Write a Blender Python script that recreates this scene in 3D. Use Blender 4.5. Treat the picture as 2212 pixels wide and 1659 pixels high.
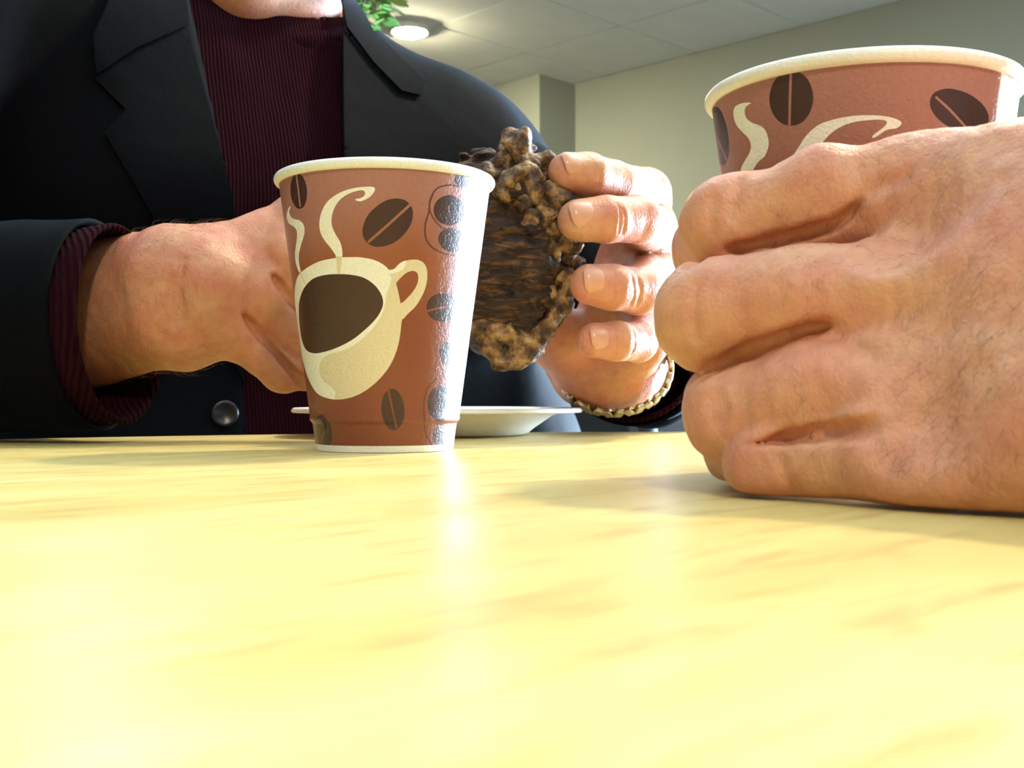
import bpy, bmesh, math, random
import numpy as np
from mathutils import Vector, Matrix
from mathutils.geometry import delaunay_2d_cdt

for _o in list(bpy.data.objects):
    bpy.data.objects.remove(_o)
SC = bpy.context.scene
COL = SC.collection
R = math.radians

# ---------------------------------------------------------------- camera
FPX, CAMZ, HOR = 2500.0, 0.022, 857.0            # focal length in pixels of the 2212 px wide frame
PITCH = math.atan((HOR - 829.5) / FPX)
cam_data = bpy.data.cameras.new('camera')
cam_data.sensor_width = 36.0
cam_data.lens = 36.0 * FPX / 2212.0
cam_data.clip_start = 0.004
cam_data.dof.use_dof = True
cam_data.dof.focus_distance = 0.40
cam_data.dof.aperture_fstop = (cam_data.lens / 1000.0) / 0.0010   # about a one millimetre pupil
cam = bpy.data.objects.new('camera', cam_data)
cam.location = (0, 0, CAMZ)
cam.rotation_euler = (math.pi / 2 + PITCH, 0, 0)
COL.objects.link(cam)
SC.camera = cam

# ---------------------------------------------------------------- world, daylight, exposure
SC.view_settings.view_transform = 'Standard'
SC.view_settings.look = 'None'
SC.view_settings.gamma = 1.0
SC.view_settings.use_curve_mapping = False
SC.view_settings.exposure = 0.0
world = bpy.data.worlds.new('sky'); SC.world = world
world.use_nodes = True
world.node_tree.nodes['Background'].inputs[0].default_value = (0.62, 0.78, 1.0, 1)
world.node_tree.nodes['Background'].inputs[1].default_value = 1.5

# room frame: u runs along the far wall towards the windows, n points from that wall into the room
RA, RU, RN = Vector((0.354, 6.46, 0)), Vector((0.7071, -0.7071, 0)), Vector((-0.7071, -0.7071, 0))
ZF, ZC = -0.74, 1.772                              # floor and ceiling; the table top is z = 0
def room(u, n, z): 
    p = RA + RU * u + RN * n
    return Vector((p.x, p.y, z))

DAY = (0.58, 0.78, 1.0)
WIN = [(2.95, 3.95), (4.05, 5.05)]   # window spans along the far wall
WZ0, WZ1 = -0.66, 0.85
def day_light(name, loc, facing, sx, sy, power):
    l = bpy.data.lights.new(name, 'AREA'); l.shape = 'RECTANGLE'; l.size = sx; l.size_y = sy
    l.color = DAY; l.energy = power
    o = bpy.data.objects.new(name, l); o.location = loc
    o.rotation_euler = facing.to_track_quat('-Z', 'Z').to_euler()
    COL.objects.link(o)
DAY_W = 1500
for a, b in WIN:
    day_light('daylight', room((a + b) / 2, -0.35, (WZ0 + WZ1) / 2), RN.copy(), b - a, WZ1 - WZ0, DAY_W)
LAMP_E = 930.0                                      # emission of the ceiling lamps
LAMP_C = (1.0, 0.91, 0.62)

# ---------------------------------------------------------------- helpers
def at(px, py, d):
    """point of the place seen at a photo pixel, d metres in front of the camera"""
    cx, cy = (px - 1106.0) / FPX, (829.5 - py) / FPX
    y = math.cos(PITCH) - math.sin(PITCH) * cy
    z = math.sin(PITCH) + math.cos(PITCH) * cy
    return np.array([cx * d / y, d, CAMZ + z * d / y])

def link(o, parent=None):
    COL.objects.link(o)
    if parent is not None:
        o.parent = parent
    return o
def empty(name, loc=(0, 0, 0), rz=0.0, parent=None):
    o = bpy.data.objects.new(name, None)
    o.empty_display_size = 0.05
    o.location = loc; o.rotation_euler = (0, 0, rz)
    return link(o, parent)
def tag(o, label=None, cat=None, group=None, kind=None):
    for k, v in (('label', label), ('category', cat), ('group', group), ('kind', kind)):
        if v: o[k] = v
    return o
def local(parent, p):
    """world point in the frame of a parent empty (all empties here are unscaled)"""
    if parent is None: return Vector(p)
    m = Matrix.Translation(parent.location) @ parent.rotation_euler.to_matrix().to_4x4()
    return m.inverted() @ Vector(p)
def obj(name, verts, faces, mat, parent=None, smooth=True, world_space=True):
    me = bpy.data.meshes.new(name)
    if isinstance(verts, np.ndarray): verts = verts.astype(float)
    if world_space and parent is not None:
        m = Matrix.Identity(4); q = parent; chain = []
        while q is not None:
            chain.append(Matrix.Translation(q.location) @ q.rotation_euler.to_matrix().to_4x4()); q = q.parent
        for c in reversed(chain): m = m @ c
        mi = np.array(m.inverted())
        v = np.asarray(verts, float)
        verts = v @ mi[:3, :3].T + mi[:3, 3]
    if isinstance(verts, np.ndarray) and isinstance(faces, np.ndarray):
        nv, nf, k = len(verts), len(faces), faces.shape[1]
        me.vertices.add(nv); me.vertices.foreach_set('co', verts.ravel().astype(np.float32))
        me.loops.add(nf * k); me.loops.foreach_set('vertex_index', faces.ravel().astype(np.int32))
        me.polygons.add(nf)
        me.polygons.foreach_set('loop_start', np.arange(0, nf * k, k, dtype=np.int32))
        me.update(calc_edges=True); me.validate()
    else:
        me.from_pydata([tuple(p) for p in verts], [], [tuple(f) for f in faces]); me.update()
    if mat is not None: me.materials.append(mat)
    if smooth:
        me.polygons.foreach_set('use_smooth', np.ones(len(me.polygons), dtype=bool))
    return link(bpy.data.objects.new(name, me), parent)

class MB:
    """collects simple solids into one mesh"""
    def __init__(s): s.v = []; s.f = []
    def add(s, v, f):
        k = len(s.v); s.v += [tuple(p) for p in v]; s.f += [tuple(i + k for i in q) for q in f]
        return s
    def box(s, a, b, frame=None, bevel=0.0):
        (x0, y0, z0), (x1, y1, z1) = a, b
        if bevel > 0:
            bm = bmesh.new()
            bmesh.ops.create_cube(bm, size=1.0)
            for v in bm.verts:
                v.co = Vector(((x0 + x1) / 2 + v.co.x * (x1 - x0), (y0 + y1) / 2 + v.co.y * (y1 - y0), (z0 + z1) / 2 + v.co.z * (z1 - z0)))
            bmesh.ops.bevel(bm, geom=bm.edges[:], offset=bevel, segments=2, affect='EDGES', profile=0.6)
            bm.verts.index_update()
            v = [w.co.copy() for w in bm.verts]; f = [[w.index for w in q.verts] for q in bm.faces]
            bm.free()
        else:
            v = [Vector(p) for p in ((x0,y0,z0),(x1,y0,z0),(x1,y1,z0),(x0,y1,z0),(x0,y0,z1),(x1,y0,z1),(x1,y1,z1),(x0,y1,z1))]
            f = [(0,3,2,1),(4,5,6,7),(0,1,5,4),(1,2,6,5),(2,3,7,6),(3,0,4,7)]
        if frame: v = [frame(*p) for p in v]
        return s.add(v, f)
    def tube(s, pts, rad, n=12, caps=True):
        pts = [Vector(p) for p in pts]
        if not hasattr(rad, '__len__'): rad = [rad] * len(pts)
        vs, fs = [], []
        prev = None
        for i, p in enumerate(pts):
            t = (pts[min(i + 1, len(pts) - 1)] - pts[max(i - 1, 0)]).normalized()
            if prev is None:
                a = t.orthogonal().normalized()
            else:
                a = (prev - t * prev.dot(t)).normalized()
            prev = a; b = t.cross(a)
            for k in range(n):
                w = 2 * math.pi * k / n
                vs.append(p + (a * math.cos(w) + b * math.sin(w)) * rad[i])
        for i in range(len(pts) - 1):
            for k in range(n):
                fs.append((i * n + k, i * n + (k + 1) % n, (i + 1) * n + (k + 1) % n, (i + 1) * n + k))
        if caps:
            fs.append(tuple(range(n))[::-1]); fs.append(tuple((len(pts) - 1) * n + k for k in range(n)))
        return s.add(vs, fs)
    def lathe(s, prof, n=64, c=(0, 0, 0), close=False):
        vs, fs = [], []
        for r, z in prof:
            for k in range(n):
                w = 2 * math.pi * k / n
                vs.append((c[0] + r * math.cos(w), c[1] + r * math.sin(w), c[2] + z))
        m = len(prof)
        for i in range(m - (0 if close else 1)):
            j = (i + 1) % m
            for k in range(n):
                fs.append((i * n + k, i * n + (k + 1) % n, j * n + (k + 1) % n, j * n + k))
        if not close:
            if prof[0][0] > 1e-6: fs.append(tuple(range(n))[::-1])
            if prof[-1][0] > 1e-6: fs.append(tuple((m - 1) * n + k for k in range(n)))
        return s.add(vs, fs)
    def build(s, name, mat, parent=None, smooth=False, world_space=True):
        return obj(name, np.array(s.v), s.f, mat, parent, smooth, world_space)

# ---- signed distance modelling -------------------------------------------------
def V3(*p): return np.array(p, np.float32)
def cap(p, a, b, ra, rb):
    """tapered capsule"""
    a = np.asarray(a, np.float32); b = np.asarray(b, np.float32)
    ba = b - a; l2 = float(ba @ ba) + 1e-12
    pa = p - a
    t = np.clip((pa @ ba) / l2, 0, 1)
    q = pa - t[:, None] * ba
    return np.sqrt(np.einsum('ij,ij->i', q, q)) - (ra + (rb - ra) * t)
def ball(p, c, r):
    q = p - np.asarray(c, np.float32)
    return np.sqrt(np.einsum('ij,ij->i', q, q)) - r
def ellip(p, c, r, rot=None):
    q = p - np.asarray(c, np.float32)
    if rot is not None: q = q @ np.asarray(rot, np.float32)
    r = np.asarray(r, np.float32)
    k0 = np.linalg.norm(q / r, axis=1); k1 = np.linalg.norm(q / (r * r), axis=1)
    return k0 * (k0 - 1.0) / np.maximum(k1, 1e-9)
def smin(a, b, k):
    if a is None: return b
    h = np.maximum(k - np.abs(a - b), 0) / k
    return np.minimum(a, b) - h * h * k * 0.25
def smax(a, b, k): return -smin(-a, -b, k)
_rng = np.random.RandomState(7)
_lat = _rng.rand(32, 32, 32).astype(np.float32)
def vnoise(p):
    """smooth value noise, about -1..1"""
    i = np.floor(p).astype(np.int32); f = (p - i).astype(np.float32); f = f * f * (3 - 2 * f)
    i &= 31; j = (i + 1) & 31
    x0, y0, z0 = i.T; x1, y1, z1 = j.T; fx, fy, fz = f.T
    def L(a, b, t): return a + (b - a) * t
    c = L(L(L(_lat[x0,y0,z0], _lat[x1,y0,z0], fx), L(_lat[x0,y1,z0], _lat[x1,y1,z0], fx), fy),
          L(L(_lat[x0,y0,z1], _lat[x1,y0,z1], fx), L(_lat[x0,y1,z1], _lat[x1,y1,z1], fx), fy), fz)
    return c * 2 - 1
def fbm(p, n=3):
    s = 0; a = 1.0
    for k in range(n):
        s = s + a * vnoise(p * (2.03 ** k) + 11.3 * k); a *= 0.5
    return s
def polygonise(fn, lo, hi, h, block=6, refine=2):
    """surface nets of fn < 0 on a grid of spacing h, evaluated only near the surface; then snapped to the surface"""
    lo = np.asarray(lo, float); hi = np.asarray(hi, float)
    nb = np.ceil((hi - lo) / (h * block)).astype(int)
    n = nb * block
    ce = [lo[k] + (np.arange(nb[k]) + 0.5) * h * block for k in range(3)]
    g = np.stack(np.meshgrid(*ce, indexing='ij'), -1).reshape(-1, 3).astype(np.float32)
    dc = fn(g).reshape(nb)
    near = np.abs(dc) < h * block * 0.87 * 1.25 + 0.004
    val = np.repeat(np.repeat(np.repeat(np.where(dc < 0, -1.0, 1.0), block, 0), block, 1), block, 2).astype(np.float32)
    msk = np.repeat(np.repeat(np.repeat(near, block, 0), block, 1), block, 2)
    idx = np.argwhere(msk)
    pts = (lo + idx * h).astype(np.float32)
    out = np.empty(len(pts), np.float32)
    for s in range(0, len(pts), 400000): out[s:s + 400000] = fn(pts[s:s + 400000])
    val[msk] = out
    ins = val < 0
    c = np.zeros(np.array(val.shape) - 1, np.int8)
    off = [(i, j, k) for i in (0, 1) for j in (0, 1) for k in (0, 1)]
    sl = lambda o: tuple(slice(o[a], val.shape[a] - 1 + o[a]) for a in range(3))
    for o in off: c += ins[sl(o)]
    act = (c > 0) & (c < 8)
    cell = np.argwhere(act)
    ids = np.full(act.shape, -1, np.int32); ids[act] = np.arange(len(cell))
    cv = np.stack([val[sl(o)][act] for o in off], 1)
    acc = np.zeros((len(cell), 3)); cnt = np.zeros(len(cell))
    for a in range(8):
        for b in range(a + 1, 8):
            oa, ob = np.array(off[a]), np.array(off[b])
            if np.abs(oa - ob).sum() != 1: continue
            va, vb = cv[:, a], cv[:, b]
            m = (va < 0) != (vb < 0)
            t = np.where(m, va / np.where(m, va - vb, 1), 0)
            acc += np.where(m[:, None], oa + (ob - oa) * t[:, None], 0); cnt += m
    v = lo + (cell + acc / cnt[:, None]) * h
    quads = []
    for ax in range(3):
        b1, b2 = [(1, 2), (2, 0), (0, 1)][ax]
        A = [slice(None)] * 3; B = [slice(None)] * 3
        A[ax] = slice(0, -1); B[ax] = slice(1, None)
        sa, sb = ins[tuple(A)], ins[tuple(B)]
        e = np.argwhere(sa != sb)
        flip = sa[tuple(e.T)]
        ok = (e[:, b1] > 0) & (e[:, b2] > 0) & (e[:, b1] < val.shape[b1] - 1) & (e[:, b2] < val.shape[b2] - 1)
        e, flip = e[ok], flip[ok]
        def I(d1, d2):
            q = e.copy(); q[:, b1] += d1; q[:, b2] += d2
            return ids[tuple(q.T)]
        q = np.stack([I(-1, -1), I(0, -1), I(0, 0), I(-1, 0)], 1)
        q[~flip] = q[~flip][:, ::-1]
        quads.append(q)
    q = np.concatenate(quads)
    q = q[(q >= 0).all(1)]
    for _ in range(refine):
        p = v.astype(np.float32); e = h * 0.5
        gr = np.stack([fn(p + V3(e, 0, 0)) - fn(p - V3(e, 0, 0)), fn(p + V3(0, e, 0)) - fn(p - V3(0, e, 0)), fn(p + V3(0, 0, e)) - fn(p - V3(0, 0, e))], 1) / (2 * e)
        l2 = np.maximum((gr * gr).sum(1), 0.25)
        v = v - np.clip(fn(p) / l2, -h, h)[:, None] * gr
    return v, q
def merge(parts):
    vs, fs, k = [], [], 0
    for v, f in parts:
        vs.append(v); fs.append(f + k); k += len(v)
    return np.concatenate(vs), np.concatenate(fs)
def trace(fn, px, py, d0=0.3, d1=1.4):
    """where the line of sight of a photo pixel first meets the surface of fn"""
    a = at(px, py, d0); b = at(px, py, d1); t = 0.0; L = np.linalg.norm(b - a); u = (b - a) / L
    for _ in range(90):
        p = a + u * t; dd = float(fn(np.array([p], np.float32))[0])
        if dd < 0.0004 or t > L: break
        t += max(dd * 0.8, 0.0004)
    return a + u * t

# ---- materials ------------------------------------------------------------------
class NT:
    def __init__(s, name):
        s.m = bpy.data.materials.new(name); s.m.use_nodes = True
        s.t = s.m.node_tree; s.t.nodes.clear()
        s.out = s.n('ShaderNodeOutputMaterial')
    def n(s, kind, **kw):
        o = s.t.nodes.new(kind)
        for k, v in kw.items(): setattr(o, k, v)
        return o
    def l(s, a, b): s.t.links.new(a, b)
    def coord(s, kind='Object', scale=(1, 1, 1), rot=(0, 0, 0)):
        c = s.n('ShaderNodeTexCoord'); m = s.n('ShaderNodeMapping')
        m.inputs['Scale'].default_value = scale; m.inputs['Rotation'].default_value = rot
        s.l(c.outputs[kind], m.inputs['Vector']); return m.outputs['Vector']
    def noise(s, vec, scale, detail=3, rough=0.55, dist=0.0):
        o = s.n('ShaderNodeTexNoise'); s.l(vec, o.inputs['Vector'])
        o.inputs['Scale'].default_value = scale; o.inputs['Detail'].default_value = detail
        o.inputs['Roughness'].default_value = rough; o.inputs['Distortion'].default_value = dist
        return o.outputs['Fac']
    def ramp(s, fac, stops):
        o = s.n('ShaderNodeValToRGB'); s.l(fac, o.inputs['Fac'])
        e = o.color_ramp.elements
        while len(e) > len(stops): e.remove(e[-1])
        while len(e) < len(stops): e.new(1.0)
        for i, (p, c) in enumerate(stops):
            e[i].position = p; e[i].color = (c[0], c[1], c[2], 1)
        return o.outputs['Color']
    def mix(s, fac, a, b, mode='MIX'):
        o = s.n('ShaderNodeMix', data_type='RGBA', blend_type=mode)
        for i, x in ((0, fac), (6, a), (7, b)):
            if hasattr(x, 'is_linked'): s.l(x, o.inputs[i])
            else: o.inputs[i].default_value = x if i == 0 else (x[0], x[1], x[2], 1)
        return o.outputs[2]
    def math(s, op, a, b=0.5):
        o = s.n('ShaderNodeMath', operation=op)
        for i, x in ((0, a), (1, b)):
            if hasattr(x, 'is_linked'): s.l(x, o.inputs[i])
            else: o.inputs[i].default_value = x
        return o.outputs[0]
    def bump(s, h, strength, dist, prev=None):
        o = s.n('ShaderNodeBump'); s.l(h, o.inputs['Height'])
        o.inputs['Strength'].default_value = strength; o.inputs['Distance'].default_value = dist
        if prev is not None: s.l(prev, o.inputs['Normal'])
        return o.outputs['Normal']
    def bsdf(s, color, rough=0.5, normal=None, **kw):
        b = s.n('ShaderNodeBsdfPrincipled')
        if hasattr(color, 'is_linked'): s.l(color, b.inputs['Base Color'])
        else: b.inputs['Base Color'].default_value = (*color, 1)
        if hasattr(rough, 'is_linked'): s.l(rough, b.inputs['Roughness'])
        else: b.inputs['Roughness'].default_value = rough
        if normal is not None: s.l(normal, b.inputs['Normal'])
        for k, v in kw.items():
            b.inputs[k].default_value = v
        s.l(b.outputs[0], s.out.inputs['Surface'])
        return s.m
M = {}
def plain(name, color, rough=0.6, noise=0.08, scale=60, bump=0.0, **kw):
    t = NT(name); v = t.coord()
    f = t.noise(v, scale)
    c = t.ramp(f, [(0.25, [x * (1 - noise) for x in color]), (0.75, [min(1, x * (1 + noise)) for x in color])])
    nm = t.bump(t.noise(v, scale * 4), bump, 0.001) if bump else None
    M[name] = t.bsdf(c, rough, nm, **kw)
    return M[name]
def skin(name, base, red, hair=0.0, rough=0.48):
    t = NT(name); v = t.coord()
    f1 = t.noise(v, 55, 3); f2 = t.noise(v, 220, 2); f3 = t.noise(v, 900, 2)
    c = t.mix(t.ramp(f1, [(0.35, (0, 0, 0)), (0.7, (1, 1, 1))]), base, red)
    c = t.mix(t.math('MULTIPLY', t.ramp(f2, [(0.42, (0, 0, 0)), (0.75, (1, 1, 1))]), 0.35), c, [x * 0.72 for x in red])
    # fine creases of the skin: a stretched cell pattern
    vo = t.n('ShaderNodeTexVoronoi', feature='DISTANCE_TO_EDGE')
    vv = t.coord(scale=(1.0, 1.0, 0.45)); wv = t.n('ShaderNodeVectorMath', operation='ADD')
    t.l(vv, wv.inputs[0])
    nz = t.n('ShaderNodeTexNoise'); nz.inputs['Scale'].default_value = 300; t.l(vv, nz.inputs['Vector'])
    sc = t.n('ShaderNodeVectorMath', operation='SCALE'); t.l(nz.outputs['Color'], sc.inputs[0]); sc.inputs['Scale'].default_value = 0.0016
    t.l(sc.outputs[0], wv.inputs[1]); t.l(wv.outputs[0], vo.inputs['Vector']); vo.inputs['Scale'].default_value = 620
    edge = t.ramp(vo.outputs['Distance'], [(0.0, (0, 0, 0)), (0.22, (1, 1, 1))])
    nm = t.bump(edge, 0.22, 0.0003)
    nm = t.bump(f3, 0.35, 0.0006, nm)
    nm = t.bump(f2, 0.28, 0.0012, nm)
    M[name] = t.bsdf(c, rough, nm, **{'Subsurface Weight': 0.10, 'Subsurface Scale': 0.0015, 'Specular IOR Level': 0.42})
    M[name].node_tree.nodes['Principled BSDF'].inputs['Subsurface Radius'].default_value = (1.0, 0.35, 0.2)
    return M[name]

# ================================================================ the setting
plain('paint', (0.33, 0.345, 0.285), 0.85, 0.03, 3, 0.15)
plain('tile_white', (0.78, 0.78, 0.72), 0.9, 0.04, 8, 0.25)
plain('grid_white', (0.62, 0.62, 0.57), 0.6, 0.02, 20)
plain('low_bounce_wall', (0.13, 0.085, 0.05), 0.6, 0.2, 6)  # made-up dark finish on the unseen walls, to cut bounced light
plain('carpet', (0.09, 0.085, 0.08), 0.95, 0.3, 120, 0.6)
plain('frame_metal', (0.55, 0.56, 0.57), 0.35, 0.03, 10, **{'Metallic': 0.8})
plain('skirting', (0.10, 0.09, 0.08), 0.6, 0.1, 20)
def glass_mat():
    t = NT('window_glass')
    a = t.n('ShaderNodeBsdfTransparent'); b = t.n('ShaderNodeBsdfGlossy'); b.inputs['Roughness'].default_value = 0.02
    fr = t.n('ShaderNodeFresnel'); fr.inputs['IOR'].default_value = 1.45
    mx = t.n('ShaderNodeMixShader'); t.l(fr.outputs[0], mx.inputs[0]); t.l(a.outputs[0], mx.inputs[1]); t.l(b.outputs[0], mx.inputs[2])
    t.l(mx.outputs[0], t.out.inputs['Surface']); M['glass'] = t.m
glass_mat()

UL, UR, NB = -4.2, 9.0, 9.2                        # room extents
def rbox(mb, u0, u1, n0, n1, z0, z1, bevel=0.0):
    return mb.box((u0, n0, z0), (u1, n1, z1), frame=lambda u, n, z: room(u, n, z), bevel=bevel)
S = dict(kind='structure')
tag(rbox(MB(), UL - .2, UR + .2, -.2, NB + .2, ZF - .08, ZF).build('floor', M['carpet']), **S)
ceil = tag(rbox(MB(), UL - .2, UR + .2, -.2, NB + .2, ZC + .012, ZC + .10).build('ceiling', M['grid_white']), **S)
tile_src = None
TS = 0.61
iu0, iu1 = int(math.floor(-1.9 / TS)), int(math.ceil(UR / TS))
for i in range(iu0, iu1):
    for j in range(0, 11):
        u0, n0 = i * TS + 0.22, j * TS
        if u0 + TS > UR: continue
        if tile_src is None:
            mb = MB().box((0.004, 0.004, 0.0), (TS - .004, TS - .004, 0.0125), bevel=0.003)
            me_o = mb.build('ceiling_tile', M['tile_white'], world_space=False)
            tile_src = me_o
            o = me_o
        else:
            o = bpy.data.objects.new('ceiling_tile', tile_src.data); COL.objects.link(o)
        o.parent = ceil
        p = room(u0, n0, ZC)
        o.location = p
        # local x -> RU, local y -> RN  (mirror free: RU x RN points down, so flip the slab)
        o.matrix_world = Matrix(((RU.x, RN.x, 0, p.x), (RU.y, RN.y, 0, p.y), (0, 0, -1, ZC + .0125), (0, 0, 0, 1)))
        o.rotation_mode = 'XYZ'
w = MB()
rbox(w, 0, WIN[0][0], -.16, 0, ZF, ZC + .05); rbox(w, WIN[-1][1], UR, -.16, 0, ZF, ZC + .05)
rbox(w, WIN[0][0], WIN[-1][1], -.16, 0, WZ1, ZC + .05); rbox(w, WIN[0][0], WIN[-1][1], -.16, 0, ZF, WZ0)
for k in range(len(WIN) - 1): rbox(w, WIN[k][1], WIN[k + 1][0], -.16, 0, WZ0, WZ1)
tag(w.build('wall_right', M['paint']), **S)
tag(rbox(MB(), UL, 0.0, -.16, 0.29, ZF, ZC + .05).build('wall_far', M['paint']), **S)
tag(rbox(MB(), UL - .16, UL, -.16, NB, ZF, ZC + .05).build('wall_left', M['low_bounce_wall']), **S)
tag(rbox(MB(), UR, UR + .16, -.16, NB, ZF, ZC + .05).build('wall_end', M['low_bounce_wall']), **S)
tag(rbox(MB(), UL, UR, NB, NB + .16, ZF, ZC + .05).build('wall_back', M['low_bounce_wall']), **S)
tag(rbox(MB(), 0.0, WIN[0][0] - .02, 0, .015, ZF, ZF + .12).build('baseboard_right', M['skirting']), **S)
for k, (a, b) in enumerate(WIN):
    e = tag(empty('window_%d' % (k + 1), room((a + b) / 2, -.08, WZ0)), **S)
    m = MB()
    for (u0, u1, z0, z1) in ((a, a + .05, WZ0, WZ1), (b - .05, b, WZ0, WZ1), (a + .05, b - .05, WZ0, WZ0 + .06), (a + .05, b - .05, WZ1 - .05, WZ1)):
        rbox(m, u0, u1, -.12, -.05, z0, z1)
    m.build('window_frame', M['frame_metal'], e)
    rbox(MB(), a + .05, b - .05, -.09, -.084, WZ0 + .06, WZ1 - .05).build('pane', M['glass'], e)

# ---- ceiling lamps: opal domes in a white ring
def lamp_mat():
    t = NT('lamp_opal'); e = t.n('ShaderNodeEmission')
    e.inputs['Color'].default_value = (*LAMP_C, 1); e.inputs['Strength'].default_value = LAMP_E
    t.l(e.outputs[0], t.out.inputs['Surface']); M['opal'] = t.m
lamp_mat()
plain('lamp_ring', (0.8, 0.8, 0.76), 0.4, 0.02, 10)
def lamp(x, y, label):
    e = tag(empty('ceiling_lamp', (x, y, ZC)), label, 'lamp', 'round ceiling lamps')
    ring = [(0.080, 0.0), (0.090, 0.0), (0.092, -0.004), (0.090, -0.024), (0.086, -0.028), (0.081, -0.024)]
    MB().lathe(ring, 32, (x, y, ZC), close=True).build('ring', M['lamp_ring'], e, True)
    dome = [(0.080 * math.cos(a), -0.014 - 0.036 * math.sin(a)) for a in np.linspace(0, math.pi / 2, 7)]
    MB().lathe(dome, 24, (x, y, ZC)).build('diffuser', M['opal'], e, True)
lamp(*at(885, 66, 5.46)[:2], 'bright round ceiling lamp above the dark blazer shoulder')
lamp(0.92, 1.42, 'round ceiling lamp above and to the right of the table')
for (x, y, s) in ((0.55, -1.9, 'added behind the camera as front fill'), (-1.2, 3.3, 'behind the seated person')):  # first lamp is added, unseen, to fill light on the fronts
    lamp(x, y, 'round ceiling lamp ' + s + ', outside the picture')

# ================================================================ table
def table_mat():
    t = NT('maple_laminate')
    v = t.coord(rot=(0, 0, R(-48)))
    def stretched(x, y):
        q = t.n('ShaderNodeMapping'); q.inputs['Scale'].default_value = (x, y, 1.0); t.l(v, q.inputs['Vector']); return q.outputs[0]
    g1 = t.noise(stretched(7.0, 30.0), 1.0, 2, 0.5, 0.3)
    g2 = t.noise(stretched(38.0, 170.0), 1.0, 2, 0.5, 0.2)
    g3 = t.noise(stretched(60.0, 420.0), 1.0, 1, 0.5)
    c = t.ramp(g1, [(0.30, (0.64, 0.48, 0.165)), (0.50, (0.70, 0.555, 0.215)), (0.70, (0.74, 0.61, 0.26))])
    c = t.mix(t.math('MULTIPLY', t.ramp(g2, [(0.52, (0, 0, 0)), (0.72, (1, 1, 1))]), 0.75), c, (0.54, 0.36, 0.125))
    c = t.mix(t.math('MULTIPLY', t.ramp(g3, [(0.5, (0, 0, 0)), (0.8, (1, 1, 1))]), 0.25), c, (0.58, 0.40, 0.16))
    rg = t.ramp(t.noise(v, 30, 3), [(0.3, (0.30, 0.30, 0.30)), (0.7, (0.38, 0.38, 0.38))])
    nm = t.bump(t.noise(t.coord(), 700, 2), 0.12, 0.0004)
    M['maple'] = t.bsdf(c, rg, nm, **{'Specular IOR Level': 0.18})
table_mat()
plain('edge_band', (0.45, 0.32, 0.14), 0.5, 0.1, 40)
plain('black_metal', (0.03, 0.03, 0.032), 0.45, 0.1, 30)
TCX, TCY, TR = 0.12, 0.095, 0.64
tb = tag(empty('cafe_table', (TCX, TCY, ZF)), 'round pale maple laminate cafe table that everything stands on', 'table')
MB().lathe([(0.0, -0.030), (TR - .004, -0.030), (TR - .002, -0.004), (TR - .004, -0.001), (TR - .007, 0.0), (0.0, 0.0)], 160, (TCX, TCY, 0)).build('table_top', M['maple'], tb, False)
MB().lathe([(TR - .004, -0.030), (TR, -0.028), (TR, -0.005), (TR - .003, -0.001), (TR - .006, -0.004), (TR - .006, -.028)], 160, (TCX, TCY, 0), close=True).build('edge_band', M['edge_band'], tb, True)
MB().lathe([(0.04, ZF + .03), (0.04, -0.05), (0.12, -0.032), (0.12, -0.030), (0.0, -0.030)], 40, (TCX, TCY, 0)).build('pedestal', M['black_metal'], tb, True)
MB().lathe([(0.0, ZF), (0.30, ZF), (0.30, ZF + .012), (0.05, ZF + .04), (0.0, ZF + .04)], 60, (TCX, TCY, 0)).build('foot_plate', M['black_metal'], tb, True)

# ================================================================ paper cups
def paper(name, color, rough=0.42, grad=None, spec=0.2):
    t = NT(name)
    v = t.coord()
    f = t.noise(v, 900, 2)
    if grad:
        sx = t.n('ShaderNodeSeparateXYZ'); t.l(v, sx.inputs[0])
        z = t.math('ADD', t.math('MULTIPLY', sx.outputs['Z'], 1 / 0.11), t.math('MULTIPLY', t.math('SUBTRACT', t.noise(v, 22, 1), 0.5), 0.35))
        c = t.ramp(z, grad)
    else:
        c = t.mix(0.0, color, color)
    c = t.mix(t.math('MULTIPLY', t.ramp(f, [(0.45, (0, 0, 0)), (0.7, (1, 1, 1))]), 0.22), c, [x * 0.72 for x in color])
    nm = t.bump(t.noise(v, 1100, 2, 0.6), 0.55, 0.0005)
    nm = t.bump(t.noise(v, 420, 2), 0.4, 0.0008, nm)
    M[name] = t.bsdf(c, rough, nm, **{'Specular IOR Level': spec, 'Coat Weight': 0.75, 'Coat Roughness': 0.40})
paper('print_base', (0.30, 0.095, 0.050), 0.40, [(0.0, (0.205, 0.046, 0.020)), (0.45, (0.235, 0.056, 0.020)), (0.66, (0.30, 0.085, 0.028)), (0.84, (0.365, 0.150, 0.112)), (1.0, (0.40, 0.180, 0.150))])  # ramp holds the print's own gradient plus some reflected light painted in
paper('print_white', (0.86, 0.82, 0.70), 0.36)
paper('print_cream', (0.72, 0.61, 0.40), 0.36)
paper('print_coffee', (0.055, 0.020, 0.008), 0.36)
paper('print_bean', (0.050, 0.016, 0.011), 0.36)
paper('print_line', (0.12, 0.025, 0.02), 0.36)
paper('paper_white', (0.85, 0.83, 0.76), 0.5)
plain('coffee', (0.03, 0.012, 0.006), 0.08, 0.05, 20)
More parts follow.
